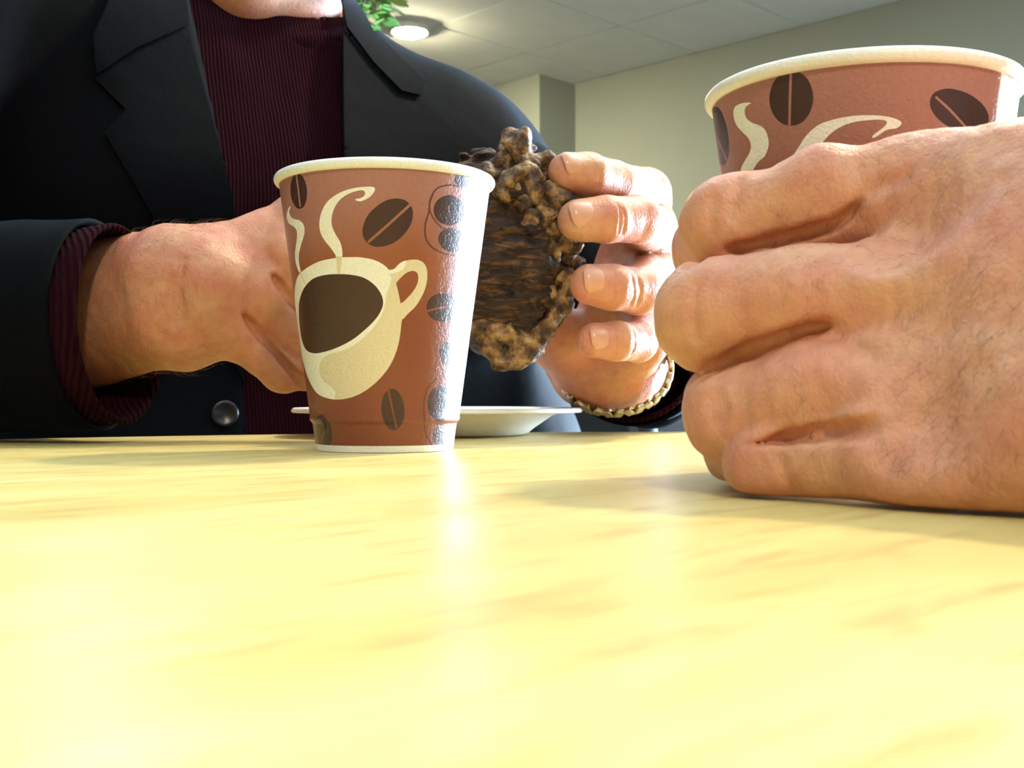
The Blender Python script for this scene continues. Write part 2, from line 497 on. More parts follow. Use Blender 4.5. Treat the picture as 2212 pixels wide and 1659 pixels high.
ART = [["white",[[117.9,64.1],[111.2,61.5],[103.0,57.3],[95.1,50.7],[95.1,42.8],[95.1,35.0],[104.4,27.7],[113.8,21.8],[123.9,17.2],[135.0,15.3],[144.3,14.7],[154.2,15.2],[164.6,17.2],[174.2,20.9],[182.0,25.7],[187.0,30.9],[190.0,36.8],[191.2,43.5],[191.4,46.4],[189.7,54.5],[187.7,58.8],[185.2,62.4],[181.3,65.6],[175.3,67.8],[167.7,68.9],[160.9,69.1],[156.2,69.1],[148.6,68.8],[140.0,68.1],[130.3,66.5]],1],["cream",[[181.9,63.8],[186.2,64.6],[189.5,66.8],[193.9,68.0],[199.5,68.4],[203.8,67.2],[206.1,64.4],[206.3,60.0],[204.3,55.5],[200.3,51.0],[195.0,47.6],[191.5,45.5],[188.4,47.8],[187.0,55.1],[185.2,61.0]],1],["white",[[181.9,63.8],[186.2,64.6],[189.5,66.8],[193.0,67.8],[191.6,64.7],[186.3,63.0],[183.2,62.7]],1],["base",[[187.3,58.4],[189.7,61.0],[193.6,63.3],[197.5,64.1],[200.2,63.1],[200.7,60.5],[199.2,57.6],[195.2,54.2],[190.6,51.7],[189.3,54.4]],1],["cream",[[185.2,63.1],[187.7,58.8],[190.2,52.3],[191.3,46.4],[191.1,43.5],[190.0,36.8],[187.0,30.9],[182.0,25.7],[174.2,20.9],[164.6,17.2],[154.2,15.2],[143.5,14.9],[144.0,17.6],[140.0,19.8],[132.8,22.1],[130.0,25.9],[132.9,29.7],[140.9,32.2],[152.1,33.6],[162.0,36.1],[171.1,40.5],[177.8,45.6],[180.8,50.7],[182.1,55.1],[184.1,58.8]],1],["coffee",[[110.5,51.6],[115.5,55.1],[123.7,58.9],[133.7,61.8],[143.5,62.8],[151.8,62.9],[160.4,62.5],[168.5,61.3],[174.6,58.7],[178.5,55.4],[180.0,52.2],[179.0,49.2],[175.4,45.6],[168.7,41.6],[159.5,37.6],[147.8,34.7],[135.8,33.2],[125.0,33.0],[113.6,34.9],[106.8,39.7],[106.7,45.5]],1],["bean",[[146.7,100.6],[146.0,98.5],[144.6,96.7],[142.6,95.3],[140.0,94.6],[137.3,94.7],[134.5,95.4],[132.1,96.8],[130.3,98.7],[129.3,100.9],[129.3,103.2],[130.2,105.3],[131.9,107.1],[134.2,108.3],[136.8,108.9],[139.5,108.8],[141.9,108.1],[144.1,106.8],[145.6,105.0],[146.5,102.9]],1],["base",[[138.4,108.9],[137.4,102.1],[136.4,94.9],[137.4,94.8],[138.4,102.0],[139.4,108.8]],0],["white",[[120.3,103.1],[115.5,103.9],[110.3,103.7],[108.6,101.9],[109.5,99.1],[113.0,96.4],[116.4,94.2],[117.7,91.9],[116.3,90.0],[112.9,88.3],[109.6,86.6],[106.5,83.1],[108.7,78.5],[113.1,78.0],[113.3,82.3],[120.1,86.6],[124.6,88.1],[127.0,90.8],[126.7,93.7],[124.5,96.1],[119.9,97.7],[116.7,99.5],[116.1,101.5],[117.5,102.7]],1],["white",[[137.1,85.2],[140.7,89.3],[143.9,91.8],[148.2,93.8],[153.2,94.7],[159.7,95.2],[167.1,95.1],[172.9,94.5],[176.7,93.5],[177.4,92.6],[175.7,91.6],[172.2,91.2],[168.2,89.4],[167.4,89.9],[171.9,92.4],[171.4,93.7],[166.1,93.9],[159.7,93.5],[154.2,92.0],[149.6,89.3],[146.4,85.1],[146.6,79.1],[143.7,73.3],[142.4,73.4],[141.7,79.5]],1],["bean",[[214.6,94.3],[212.6,92.9],[209.3,91.9],[205.1,91.4],[200.8,91.4],[196.6,92.0],[193.0,93.1],[190.1,94.6],[188.2,96.3],[187.4,97.9],[187.7,99.4],[189.0,100.7],[191.4,101.5],[194.5,101.9],[198.3,101.7],[202.4,101.2],[206.6,100.2],[210.4,99.0],[213.3,97.5],[214.8,95.9]],1],["base",[[189.2,99.4],[195.2,96.3],[202.5,92.5],[203.3,92.9],[195.9,96.8],[189.7,99.9]],0],["bean",[[102.4,97.2],[102.1,94.6],[100.9,92.3],[98.8,90.7],[95.8,89.8],[91.4,89.9],[84.6,91.2],[78.4,93.2],[78.5,95.1],[78.6,97.6],[78.6,100.4],[78.6,103.2],[78.5,105.8],[78.4,107.8],[84.0,108.2],[90.9,107.4],[95.2,106.3],[98.3,104.6],[100.5,102.4],[101.9,99.9]],1],["base",[[78.4,104.0],[88.7,96.7],[96.6,90.5],[98.2,90.5],[91.3,96.4],[78.4,104.1]],0],["white",[[-57.1,70.1],[-63.8,67.5],[-72.0,63.3],[-79.9,56.7],[-79.9,48.8],[-79.9,41.0],[-70.6,33.7],[-61.2,27.8],[-51.1,23.2],[-40.0,21.3],[-30.7,20.7],[-20.8,21.2],[-10.4,23.2],[-0.8,26.9],[7.0,31.7],[12.0,36.9],[15.0,42.8],[16.2,49.5],[16.4,52.4],[14.7,60.5],[12.7,64.8],[10.2,68.4],[6.3,71.6],[0.3,73.8],[-7.3,74.9],[-14.1,75.1],[-18.8,75.1],[-26.4,74.8],[-35.0,74.1],[-44.7,72.5]],1],["cream",[[6.9,69.8],[11.2,70.6],[14.5,72.8],[18.9,74.0],[24.5,74.4],[28.8,73.2],[31.1,70.4],[31.3,66.0],[29.3,61.5],[25.3,57.0],[20.0,53.6],[16.5,51.5],[13.4,53.8],[12.0,61.1],[10.2,67.0]],1],["white",[[6.9,69.8],[11.2,70.6],[14.5,72.8],[18.0,73.8],[16.6,70.7],[11.3,69.0],[8.2,68.7]],1],["base",[[12.3,64.4],[14.7,67.0],[18.6,69.3],[22.5,70.1],[25.2,69.1],[25.7,66.5],[24.2,63.6],[20.2,60.2],[15.6,57.7],[14.3,60.4]],1],["cream",[[10.2,69.1],[12.7,64.8],[15.2,58.3],[16.3,52.4],[16.1,49.5],[15.0,42.8],[12.0,36.9],[7.0,31.7],[-0.8,26.9],[-10.4,23.2],[-20.8,21.2],[-31.5,20.9],[-31.0,23.6],[-35.0,25.8],[-42.2,28.1],[-45.0,31.9],[-42.1,35.7],[-34.1,38.2],[-22.9,39.6],[-13.0,42.1],[-3.9,46.5],[2.8,51.6],[5.8,56.7],[7.1,61.1],[9.1,64.8]],1],["coffee",[[-64.5,57.6],[-59.5,61.1],[-51.3,64.9],[-41.3,67.8],[-31.5,68.8],[-23.2,68.9],[-14.6,68.5],[-6.5,67.3],[-0.4,64.7],[3.5,61.4],[5.0,58.2],[4.0,55.2],[0.4,51.6],[-6.3,47.6],[-15.5,43.6],[-27.2,40.7],[-39.2,39.2],[-50.0,39.0],[-61.4,40.9],[-68.2,45.7],[-68.3,51.5]],1],["white",[[-22.5,75.1],[-23.0,76.3],[-25.9,79.0],[-30.0,82.4],[-32.2,85.8],[-31.9,89.5],[-29.7,93.0],[-26.2,96.0],[-21.2,98.3],[-15.5,99.9],[-9.2,100.9],[-3.1,101.2],[-0.1,101.1],[1.0,100.3],[-0.2,98.6],[-2.7,97.0],[-6.3,95.9],[-8.9,96.1],[-9.4,96.7],[-6.8,97.0],[-4.7,97.9],[-4.2,99.1],[-5.6,99.9],[-9.2,99.6],[-13.5,98.6],[-17.9,96.8],[-21.0,94.4],[-23.1,91.6],[-24.0,88.7],[-23.4,86.1],[-21.6,83.5],[-19.4,80.9],[-18.5,78.0],[-18.9,75.0]],1],["cream",[[-22.5,75.6],[-22.6,73.0],[-22.6,69.1],[-20.7,69.0],[-19.4,72.9],[-18.9,75.5]],0],["white",[[-58.0,97.1],[-63.2,95.3],[-65.4,93.3],[-62.3,90.7],[-55.6,88.9],[-52.7,86.8],[-53.7,84.3],[-56.1,81.4],[-59.1,78.3],[-59.3,74.8],[-56.5,71.3],[-53.5,70.7],[-54.3,73.4],[-54.2,76.8],[-51.3,80.0],[-47.5,83.1],[-44.8,85.9],[-44.9,88.8],[-48.2,90.7],[-53.3,91.6],[-57.9,92.9],[-59.9,95.0],[-57.1,96.5]],1],["cream",[[-55.8,71.6],[-50.6,66.2],[-49.2,65.8],[-53.6,71.1]],0],["bean",[[-39.0,101.4],[-39.5,99.4],[-40.5,97.5],[-42.2,96.1],[-44.3,95.3],[-46.7,95.1],[-49.2,95.5],[-51.5,96.7],[-53.4,98.3],[-54.5,100.3],[-54.6,102.4],[-53.8,104.5],[-52.2,106.2],[-50.1,107.6],[-47.7,108.4],[-45.4,108.5],[-43.2,108.0],[-41.4,107.0],[-40.0,105.4],[-39.2,103.5]],1],["base",[[-47.3,108.2],[-47.0,101.6],[-46.9,95.8],[-45.5,95.7],[-45.5,101.5],[-45.9,108.2]],0],["bean",[[18.8,95.3],[20.6,93.3],[21.0,90.8],[20.2,87.9],[18.0,85.1],[14.8,82.5],[10.8,80.4],[6.4,79.2],[2.2,78.8],[-1.5,79.3],[-4.3,80.7],[-5.9,82.8],[-6.1,85.3],[-5.0,88.1],[-2.7,90.9],[0.6,93.3],[4.4,95.3],[8.5,96.6],[12.5,97.0],[16.1,96.6]],1],["base",[[-2.8,80.1],[8.3,86.8],[20.5,95.0],[19.5,95.7],[7.3,87.5],[-3.7,80.9]],0],["bean",[[57.5,57.3],[57.2,55.5],[55.4,53.9],[52.3,52.5],[48.5,51.6],[44.5,51.2],[40.6,51.4],[37.2,52.1],[34.6,53.2],[32.9,54.7],[32.1,56.4],[32.5,58.1],[33.8,59.7],[36.0,60.9],[39.0,61.8],[42.5,62.2],[46.4,62.1],[50.2,61.5],[53.6,60.4],[56.2,58.9]],1],["base",[[32.5,54.6],[42.5,56.2],[55.9,57.7],[55.4,58.4],[42.1,56.9],[32.1,55.3]],0],["bean",[[20.1,17.1],[20.2,14.6],[19.4,12.3],[17.9,10.5],[15.7,9.2],[13.1,8.8],[10.4,9.1],[7.9,10.1],[5.8,11.8],[4.3,14.1],[3.6,16.5],[3.7,19.0],[4.6,21.3],[6.1,23.1],[8.2,24.4],[10.6,24.9],[13.1,24.6],[15.5,23.5],[17.6,21.8],[19.2,19.6]],1],["base",[[7.8,24.4],[10.6,17.5],[14.5,9.4],[15.8,9.6],[11.8,17.7],[9.0,24.5]],0],["bean",[[-39.4,8.4],[-39.8,6.2],[-41.1,4.3],[-43.3,2.7],[-46.3,1.5],[-50.0,1.0],[-54.1,1.2],[-58.3,2.0],[-62.2,3.4],[-65.1,5.2],[-65.9,7.3],[-64.4,9.5],[-61.2,11.6],[-57.3,13.2],[-53.3,14.3],[-49.5,14.8],[-46.1,14.6],[-43.3,13.7],[-41.2,12.3],[-39.9,10.4]],1],["base",[[-45.7,13.9],[-50.9,7.6],[-59.3,2.0],[-56.7,2.0],[-48.9,7.5],[-44.1,13.8]],0],["bean",[[58.0,107.4],[57.8,106.6],[56.8,105.8],[55.3,105.0],[53.4,104.4],[51.3,104.1],[49.2,104.0],[47.4,104.2],[45.9,104.6],[44.9,105.2],[44.5,105.9],[44.7,106.7],[45.4,107.5],[46.7,108.2],[48.3,108.7],[50.3,109.0],[52.4,109.2],[54.4,109.0],[56.1,108.7],[57.4,108.1]],1],["bean",[[54.4,95.2],[54.1,93.4],[52.6,91.6],[50.1,90.1],[46.9,89.0],[43.5,88.5],[40.2,88.6],[37.2,89.2],[34.9,90.3],[33.4,91.8],[32.7,93.5],[33.0,95.3],[34.2,97.0],[36.1,98.3],[38.7,99.4],[41.8,99.9],[45.1,99.9],[48.3,99.4],[51.2,98.3],[53.3,96.9]],1],["bean",[[58.3,82.0],[56.8,80.6],[54.2,79.5],[51.0,78.7],[47.6,78.4],[44.3,78.5],[41.4,79.1],[39.1,80.1],[37.6,81.4],[36.9,82.8],[37.1,84.2],[38.2,85.5],[40.1,86.6],[42.7,87.3],[45.7,87.6],[49.0,87.5],[52.2,87.0],[55.2,86.1],[57.4,84.9],[58.5,83.5]],1],["line",[[50.2,104.1],[40.5,103.9],[33.3,101.8],[29.9,97.4],[29.6,93.0],[27.8,87.8],[28.6,82.6],[33.3,79.0],[41.6,77.2],[49.2,76.9],[49.4,77.5],[41.9,77.8],[34.0,79.6],[29.6,82.9],[28.8,87.8],[30.6,93.0],[30.9,97.3],[34.0,101.4],[40.7,103.3],[50.1,103.4]],1],["line",[[31.6,100.3],[29.7,95.2],[32.0,90.8],[38.1,87.2],[44.4,86.3],[44.7,86.9],[38.6,87.7],[32.8,91.1],[30.6,95.2],[32.5,100.2]],1],["line",[[44.3,29.5],[37.4,26.0],[34.6,20.6],[34.9,15.3],[36.9,9.9],[41.0,5.2],[46.4,3.1],[47.6,3.6],[42.4,5.5],[38.4,10.0],[36.4,15.3],[36.0,20.5],[38.7,25.7],[45.6,29.0]],1],["bean",[[66.4,19.0],[66.5,16.7],[64.5,14.8],[61.0,13.2],[56.7,12.3],[52.1,11.9],[47.8,12.3],[44.0,13.4],[41.0,14.9],[39.1,16.9],[38.1,19.0],[38.3,21.2],[39.5,23.1],[41.7,24.7],[44.7,25.7],[48.4,26.0],[52.6,25.7],[56.9,24.7],[61.0,23.1],[64.4,21.2]],1],["bean",[[72.9,6.0],[72.7,4.8],[70.6,3.8],[67.1,3.0],[63.0,2.5],[58.9,2.4],[55.0,2.6],[51.7,3.2],[49.1,4.1],[47.4,5.2],[46.7,6.4],[46.9,7.6],[48.0,8.6],[50.0,9.5],[52.7,10.0],[56.1,10.1],[59.9,9.9],[64.0,9.3],[67.9,8.4],[71.1,7.3]],1],["bean",[[60.6,39.0],[60.6,37.6],[59.7,36.3],[58.0,35.2],[55.7,34.5],[53.2,34.3],[50.7,34.5],[48.4,35.1],[46.6,36.1],[45.4,37.3],[44.8,38.7],[44.8,40.1],[45.5,41.4],[46.8,42.4],[48.6,43.1],[50.8,43.4],[53.2,43.2],[55.7,42.6],[57.9,41.6],[59.6,40.4]],1]]
ART_MATS = ['base', 'white', 'cream', 'coffee', 'bean', 'line', 'paper']
CUP_R0, CUP_R1, CUP_H = 0.0288, 0.0435, 0.110
def cup_r(z):
    z = np.asarray(z, float)
    r = CUP_R0 + (CUP_R1 - CUP_R0) * z / CUP_H
    t = np.clip((0.0122 - z) / 0.0014, 0, 1)
    return r - 0.0007 * t * t * (3 - 2 * t) + 0.0003 * np.exp(-((z - 0.0128) / 0.0012) ** 2)
def smooth_poly(p, n=5):
    p = np.array(p, float); m = len(p); out = []
    for i in range(m):
        a, b, c, d = p[i - 1], p[i], p[(i + 1) % m], p[(i + 2) % m]
        for k in range(n):
            t = k / n
            out.append(0.5 * ((2 * b) + (c - a) * t + (2 * a - 5 * b + 4 * c - d) * t * t + (-a + 3 * b - 3 * c + d) * t ** 3))
    return np.array(out)
def inside(poly, q):
    x, y = q.T; r = np.zeros(len(q), bool); m = len(poly)
    for i in range(m):
        (x0, y0), (x1, y1) = poly[i], poly[(i + 1) % m]
        if y0 == y1: continue
        c = ((y0 > y) != (y1 > y)) & (x < (x1 - x0) * (y - y0) / (y1 - y0) + x0)
        r ^= c
    return r
def cup_wall():
    """the printed outer wall, unrolled: the print's outlines are cut into one triangulated sheet, each face with its ink"""
    S = math.radians(1) * 0.036                     # degrees -> metres along the wall
    W0, W1, Z0, Z1 = -108.0, 252.0, 0.0, 0.1085
    pts, edges = [], []
    nu, zs = 120, np.concatenate([[0, .0026, .004, .008], np.arange(.0100, .0145, .0007), np.linspace(.018, Z1, 24)])
    for j, z in enumerate(zs):
        for i in range(nu + 1):
            pts.append(((W0 + (W1 - W0) * i / nu) * S, z))
    for j, z in enumerate(zs):
        if j in (0, 1, len(zs) - 1):
            for i in range(nu): edges.append((j * (nu + 1) + i, j * (nu + 1) + i + 1))
    for side in (0, nu):
        for j in range(len(zs) - 1): edges.append((j * (nu + 1) + side, (j + 1) * (nu + 1) + side))
    polys = []
    for mname, p, sm in ART + [['paper', [(219.3, 2), (219.3, 109), (225, 109), (225, 2)], 0]]:
        q = np.array(p, float)
        q[:, 1] = np.clip(q[:, 1], 2.7, 108.4)
        q = smooth_poly(q, 4) if sm else q
        q[:, 1] = np.clip(q[:, 1], 2.65, 108.45)
        q = np.stack([q[:, 0] * S, q[:, 1] * 0.001], 1)
        keep = [0]
        for i in range(1, len(q)):
            if np.linalg.norm(q[i] - q[keep[-1]]) > 2e-4: keep.append(i)
        q = q[keep]
        polys.append((ART_MATS.index(mname), q))
        k = len(pts); m = len(q)
        pts += [tuple(a) for a in q]; edges += [(k + i, k + (i + 1) % m) for i in range(m)]
    v2, _, fa, *_ = delaunay_2d_cdt([Vector(p) for p in pts], edges, [], 1, 1e-6)
    v2 = np.array([tuple(a) for a in v2]); fa = np.array([f for f in fa if len(f) == 3])
    cen = v2[fa].mean(1)
    mat = np.zeros(len(fa), int)
    for mi, q in polys: mat[inside(q, cen)] = mi
    mat[cen[:, 1] < 0.0026] = ART_MATS.index('paper')
    w = np.radians(v2[:, 0] / S); z = v2[:, 1]; r = cup_r(z)
    v = np.stack([r * np.sin(w), -r * np.cos(w), z], 1)
    dz = 1e-4; sl = (cup_r(z + dz) - cup_r(z - dz)) / (2 * dz)
    nrm = np.stack([np.sin(w), -np.cos(w), -sl], 1); nrm /= np.linalg.norm(nrm, axis=1)[:, None]
    a, b, c = v[fa[:, 0]], v[fa[:, 1]], v[fa[:, 2]]
    bad = np.einsum('ij,ij->i', np.cross(b - a, c - a), nrm[fa[:, 0]]) < 0
    fa[bad] = fa[bad][:, ::-1]
    return v, fa, mat, nrm
def make_cup():
    e = empty('paper_cup')
    v, fa, mat, nrm = cup_wall()
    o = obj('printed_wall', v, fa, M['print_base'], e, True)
    for n in ('print_white', 'print_cream', 'print_coffee', 'print_bean', 'print_line', 'paper_white'): o.data.materials.append(M[n])
    o.data.polygons.foreach_set('material_index', mat.astype(np.int32))
    o.data.normals_split_custom_set_from_vertices([tuple(n) for n in nrm])
    # rolled lip
    R1 = float(cup_r(0.1085)); ring = []
    for a in np.linspace(0, 2 * math.pi, 15)[:-1]:
        ring.append((R1 + 0.0003 + 0.0019 * math.cos(a), 0.1102 + 0.0021 * math.sin(a)))
    MB().lathe(ring, 120, close=True).build('rolled_rim', M['paper_white'], e, True)
    inn = [(0.0, 0.0065), (float(cup_r(.0065)) - .0006, 0.0065)] + [(float(cup_r(z)) - 0.0006 - 0.0002, z) for z in np.linspace(.014, .109, 12)]
    MB().lathe(inn, 96).build('inner_lining', M['paper_white'], e, True)
    MB().lathe([(float(cup_r(0)) - .0001, 0.0), (float(cup_r(0)) - .0014, 0.0), (float(cup_r(.006)) - .0016, 0.006), (0.0, 0.006)], 96).build('base', M['paper_white'], e, True)
    MB().lathe([(0.0, 0.082), (float(cup_r(.082)) - .0012, 0.082)], 64).build('coffee', M['coffee'], e, False)
    return e
C1 = (-0.0525, 0.479); C2 = (0.103, 0.341)
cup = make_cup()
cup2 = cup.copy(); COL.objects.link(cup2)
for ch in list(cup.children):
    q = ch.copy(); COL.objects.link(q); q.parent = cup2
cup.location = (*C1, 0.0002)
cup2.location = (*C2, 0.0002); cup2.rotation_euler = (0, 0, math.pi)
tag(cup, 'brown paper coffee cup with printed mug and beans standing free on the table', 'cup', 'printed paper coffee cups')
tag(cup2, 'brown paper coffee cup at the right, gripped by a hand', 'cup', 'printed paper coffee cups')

# ================================================================ foam plate
plain('foam', (0.84, 0.83, 0.80), 0.55, 0.03, 300, 0.3)
PC = (at(946, 900, 0.66)[0], 0.66)
prof = [(0.0, 0.0006), (0.0475, 0.0006), (0.0515, 0.0016), (0.0555, 0.0048), (0.0655, 0.0116), (0.0690, 0.0128), (0.0795, 0.0134), (0.0818, 0.0132), (0.0824, 0.0143), (0.0812, 0.0158),
        (0.0690, 0.0155), (0.0640, 0.0138), (0.0530, 0.0066), (0.0490, 0.0042), (0.0, 0.0036)]
pl = MB().lathe(prof, 96).build('foam_plate', M['foam'], None, True)
pl.location = (*PC, 0)
tag(pl, 'white foam dessert plate on the table behind the free-standing cup', 'plate')

# ================================================================ muffin
def crumb_mat():
    t = NT('muffin_crumb')
    v = t.coord(scale=(1, 1, 3.6)); v2 = t.coord()
    f = t.noise(v, 95, 4, 0.65, 0.6); g = t.noise(v2, 34, 3)
    c = t.ramp(f, [(0.36, (0.008, 0.0025, 0.0015)), (0.52, (0.042, 0.015, 0.0045)), (0.64, (0.15, 0.062, 0.015)), (0.80, (0.32, 0.155, 0.040))])
    c = t.mix(t.math('MULTIPLY', t.ramp(g, [(0.45, (0, 0, 0)), (0.7, (1, 1, 1))]), 0.4), c, (0.020, 0.007, 0.004))
    nm = t.bump(f, 1.0, 0.006); nm = t.bump(t.noise(v2, 420, 3), 0.6, 0.0012, nm)
    M['crumb'] = t.bsdf(c, 0.75, nm)
    t = NT('muffin_crust'); v = t.coord()
    f = t.noise(v, 130, 4, 0.65)
    c = t.ramp(f, [(0.36, (0.014, 0.006, 0.002)), (0.48, (0.10, 0.042, 0.012)), (0.60, (0.30, 0.16, 0.05)), (0.76, (0.50, 0.34, 0.15))])
    nm = t.bump(f, 0.8, 0.003); nm = t.bump(t.noise(v, 600, 3), 0.6, 0.001, nm)
    M['crust'] = t.bsdf(c, 0.6, nm)
crumb_mat()
MC = at(1082, 560, 0.592)
muf = tag(empty('muffin', tuple(MC)), 'dark brown crumbly muffin with lumpy tan crust held in two hands', 'muffin')
def muffin_body(p):
    d = cap(p, at(1062, 470, .594), at(1060, 620, .594), .0335, .0320)
    d = smin(d, ball(p, at(1100, 560, .588), .0320), .02)
    d = smin(d, ball(p, at(1135, 480, .592), .0200), .02)
    d = smin(d, ball(p, at(1120, 650, .592), .0220), .02)
    q = p * V3(110, 110, 300)
    d = d + 0.0034 * fbm(p * 80) + 0.0018 * vnoise(q)
    return d * 0.7
v, f = polygonise(muffin_body, MC - V3(.07, .06, .07), MC + V3(.06, .06, .07), .0012, refine=1)
obj('crumb', v, f, M['crumb'], muf)
# lumps of crust along the broken edge, then the torn flap below
rnd = random.Random(5)
edge = [(1085, 358, .0115), (1125, 340, .0125), (1162, 348, .0125), (1058, 380, .010), (1100, 386, .010), (1183, 382, .0115), (1148, 395, .0105), (1128, 425, .007), (1180, 425, .0105), (1075, 412, .007),
        (1165, 450, .008), (1198, 465, .0105), (1188, 500, .008), (1212, 515, .0105), (1222, 555, .010), (1198, 545, .007), (1234, 595, .009), (1212, 600, .007), (1205, 640, .007), (1190, 670, .006), (1150, 480, .006)]
for i, (x, y, r) in enumerate(edge):
    c = trace(muffin_body, x, y, .45, .60)
    c = c + np.array([0, r * .35, 0])
    dirv = np.array([rnd.uniform(-1, 1), rnd.uniform(-.3, .3), rnd.uniform(-1, 1)]); dirv *= r * 0.5 / np.linalg.norm(dirv)
    sd = rnd.random() * 20
    fn = lambda p, c=c, dirv=dirv, r=r, sd=sd: (cap(p, c - dirv, c + dirv, r * .68, r * .40) + r * 0.30 * fbm(p * (1.5 / r) + sd, 2)) * 0.6
    v, f = polygonise(fn, c - r * 1.9, c + r * 1.9, .0013, refine=1)
    obj('crust_lump', v, f, M['crust'], muf)
def flap(p):
    pts = [(1000, 690), (1045, 702), (1095, 722), (1150, 748)]
    P3 = [at(x, y, .570) for x, y in pts]
    d = None
    for a, b in zip(P3[:-1], P3[1:]): d = smin(d, cap(p, a, b, .0052, .0050), .004)
    Q = [at(x, y, .572) for x, y in ((1150, 748), (1180, 705), (1215, 655), (1232, 610))]
    for a, b in zip(Q[:-1], Q[1:]): d = smin(d, cap(p, a, b, .0048, .0044), .004)
    T = [at(x, y, .572) for x, y in ((1040, 715), (1062, 752), (1085, 782), (1125, 772), (1155, 745))]
    for a, b in zip(T[:-1], T[1:]): d = smin(d, cap(p, a, b, .0042, .0046), .004)
    d = smin(d, cap(p, at(1085, 740, .580), at(1120, 752, .580), .0068, .0068), .006)
    return (d + .0014 * fbm(p * 200, 2)) * .75
v, f = polygonise(flap, MC + V3(-.04, -.04, -.065), MC + V3(.05, .03, .01), .0012, refine=1)
obj('torn_crust', v, f, M['crust'], muf)

# ================================================================ people: shared materials
skin('skin_warm', (0.66, 0.325, 0.185), (0.63, 0.245, 0.155))
skin('skin_man', (0.56, 0.27, 0.145), (0.56, 0.19, 0.12))
def nail_mat():
    t = NT('fingernail'); v = t.coord()
    c = t.mix(t.noise(v, 150), (0.58, 0.27, 0.165), (0.62, 0.31, 0.20))
    M['nail'] = t.bsdf(c, 0.28, None, **{'Subsurface Weight': 0.1, 'Subsurface Scale': 0.002})
nail_mat()
def cloth_mat(name, color, scale, rough=0.9, sheen=0.25, tint=(0.5, 0.6, 0.9)):
    t = NT(name); v = t.coord()
    f = t.noise(v, scale, 3); g = t.noise(v, 14, 3)
    c = t.mix(f, [x * .7 for x in color], [min(1, x * 1.35) for x in color])
    nm = t.bump(t.noise(v, scale * 2.5, 2), 0.5, 0.0006); nm = t.bump(g, 0.35, 0.006, nm)
    M[name] = t.bsdf(c, rough, nm, **{'Sheen Weight': sheen, 'Sheen Roughness': 0.35, 'Specular IOR Level': 0.06})
    M[name].node_tree.nodes['Principled BSDF'].inputs['Sheen Tint'].default_value = (*tint, 1)
cloth_mat('blazer', (0.0010, 0.0013, 0.0024), 500, 0.75, 0.035, (0.3, 0.55, 1.0))
cloth_mat('trousers', (0.02, 0.02, 0.025), 500)
cloth_mat('grey_shirt', (0.16, 0.17, 0.19), 400)
def knit_mat():
    t = NT('maroon_knit'); v = t.coord(rot=(0, 0, R(-30)))
    w = t.n('ShaderNodeTexWave', wave_type='BANDS', bands_direction='X')
    w.inputs['Scale'].default_value = 110; w.inputs['Distortion'].default_value = 1.6; w.inputs['Detail'].default_value = 2; w.inputs['Detail Scale'].default_value = 0.6
    t.l(v, w.inputs['Vector'])
    f = t.noise(t.coord(), 380, 3)
    c = t.mix(w.outputs['Fac'], (0.010, 0.0014, 0.0027), (0.025, 0.0032, 0.0058))
    c = t.mix(t.math('MULTIPLY', f, 0.5), c, (0.022, 0.003, 0.005))
    nm = t.bump(w.outputs['Fac'], 0.8, 0.0025); nm = t.bump(f, 0.6, 0.001, nm)
    M['knit'] = t.bsdf(c, 0.95, nm, **{'Specular IOR Level': 0.04, 'Sheen Weight': 0.02, 'Sheen Roughness': 0.4})
    M['knit'].node_tree.nodes['Principled BSDF'].inputs['Sheen Tint'].default_value = (0.55, 0.35, 0.9, 1)
knit_mat()
plain('hair', (0.03, 0.02, 0.013), 0.5, 0.3, 200, 0.5)
plain('eye', (0.75, 0.73, 0.70), 0.15, 0.02, 30)
plain('iris', (0.05, 0.03, 0.02), 0.15, 0.2, 300)
plain('button', (0.006, 0.006, 0.007), 0.3, 0.1, 60)
plain('shoe', (0.02, 0.018, 0.016), 0.35, 0.1, 60)

def nail(parent, tip, axis, up, r, length, phi=0.95, off=0.0003):
    axis = axis / np.linalg.norm(axis); up = up - axis * (up @ axis); up /= np.linalg.norm(up); side = np.cross(axis, up)
    nu, nt = 11, 11; vs = []
    for i in range(nu):
        s = -1 + 2 * i / (nu - 1)
        wd = (1 - abs(s) ** 3.2 * (0.45 if s < 0 else 0.30)) 
        for j in range(nt):
            t = -1 + 2 * j / (nt - 1)
            s2 = s * (1 - 0.18 * t * t)                     # rounded ends
            edge = max(abs(t) ** 4, abs(s) ** 6)
            rr = r + off - 0.0011 * edge - (0.10 * r if s > 0 else 0) * s * s
            ph = t * phi * wd
            vs.append(tip + axis * (s2 * length / 2) + (up * math.cos(ph) + side * math.sin(ph)) * rr)
    fs = [(i * nt + j, i * nt + j + 1, (i + 1) * nt + j + 1, (i + 1) * nt + j) for i in range(nu - 1) for j in range(nt - 1)]
    return obj('fingernail', np.array(vs), fs, M['nail'], parent)

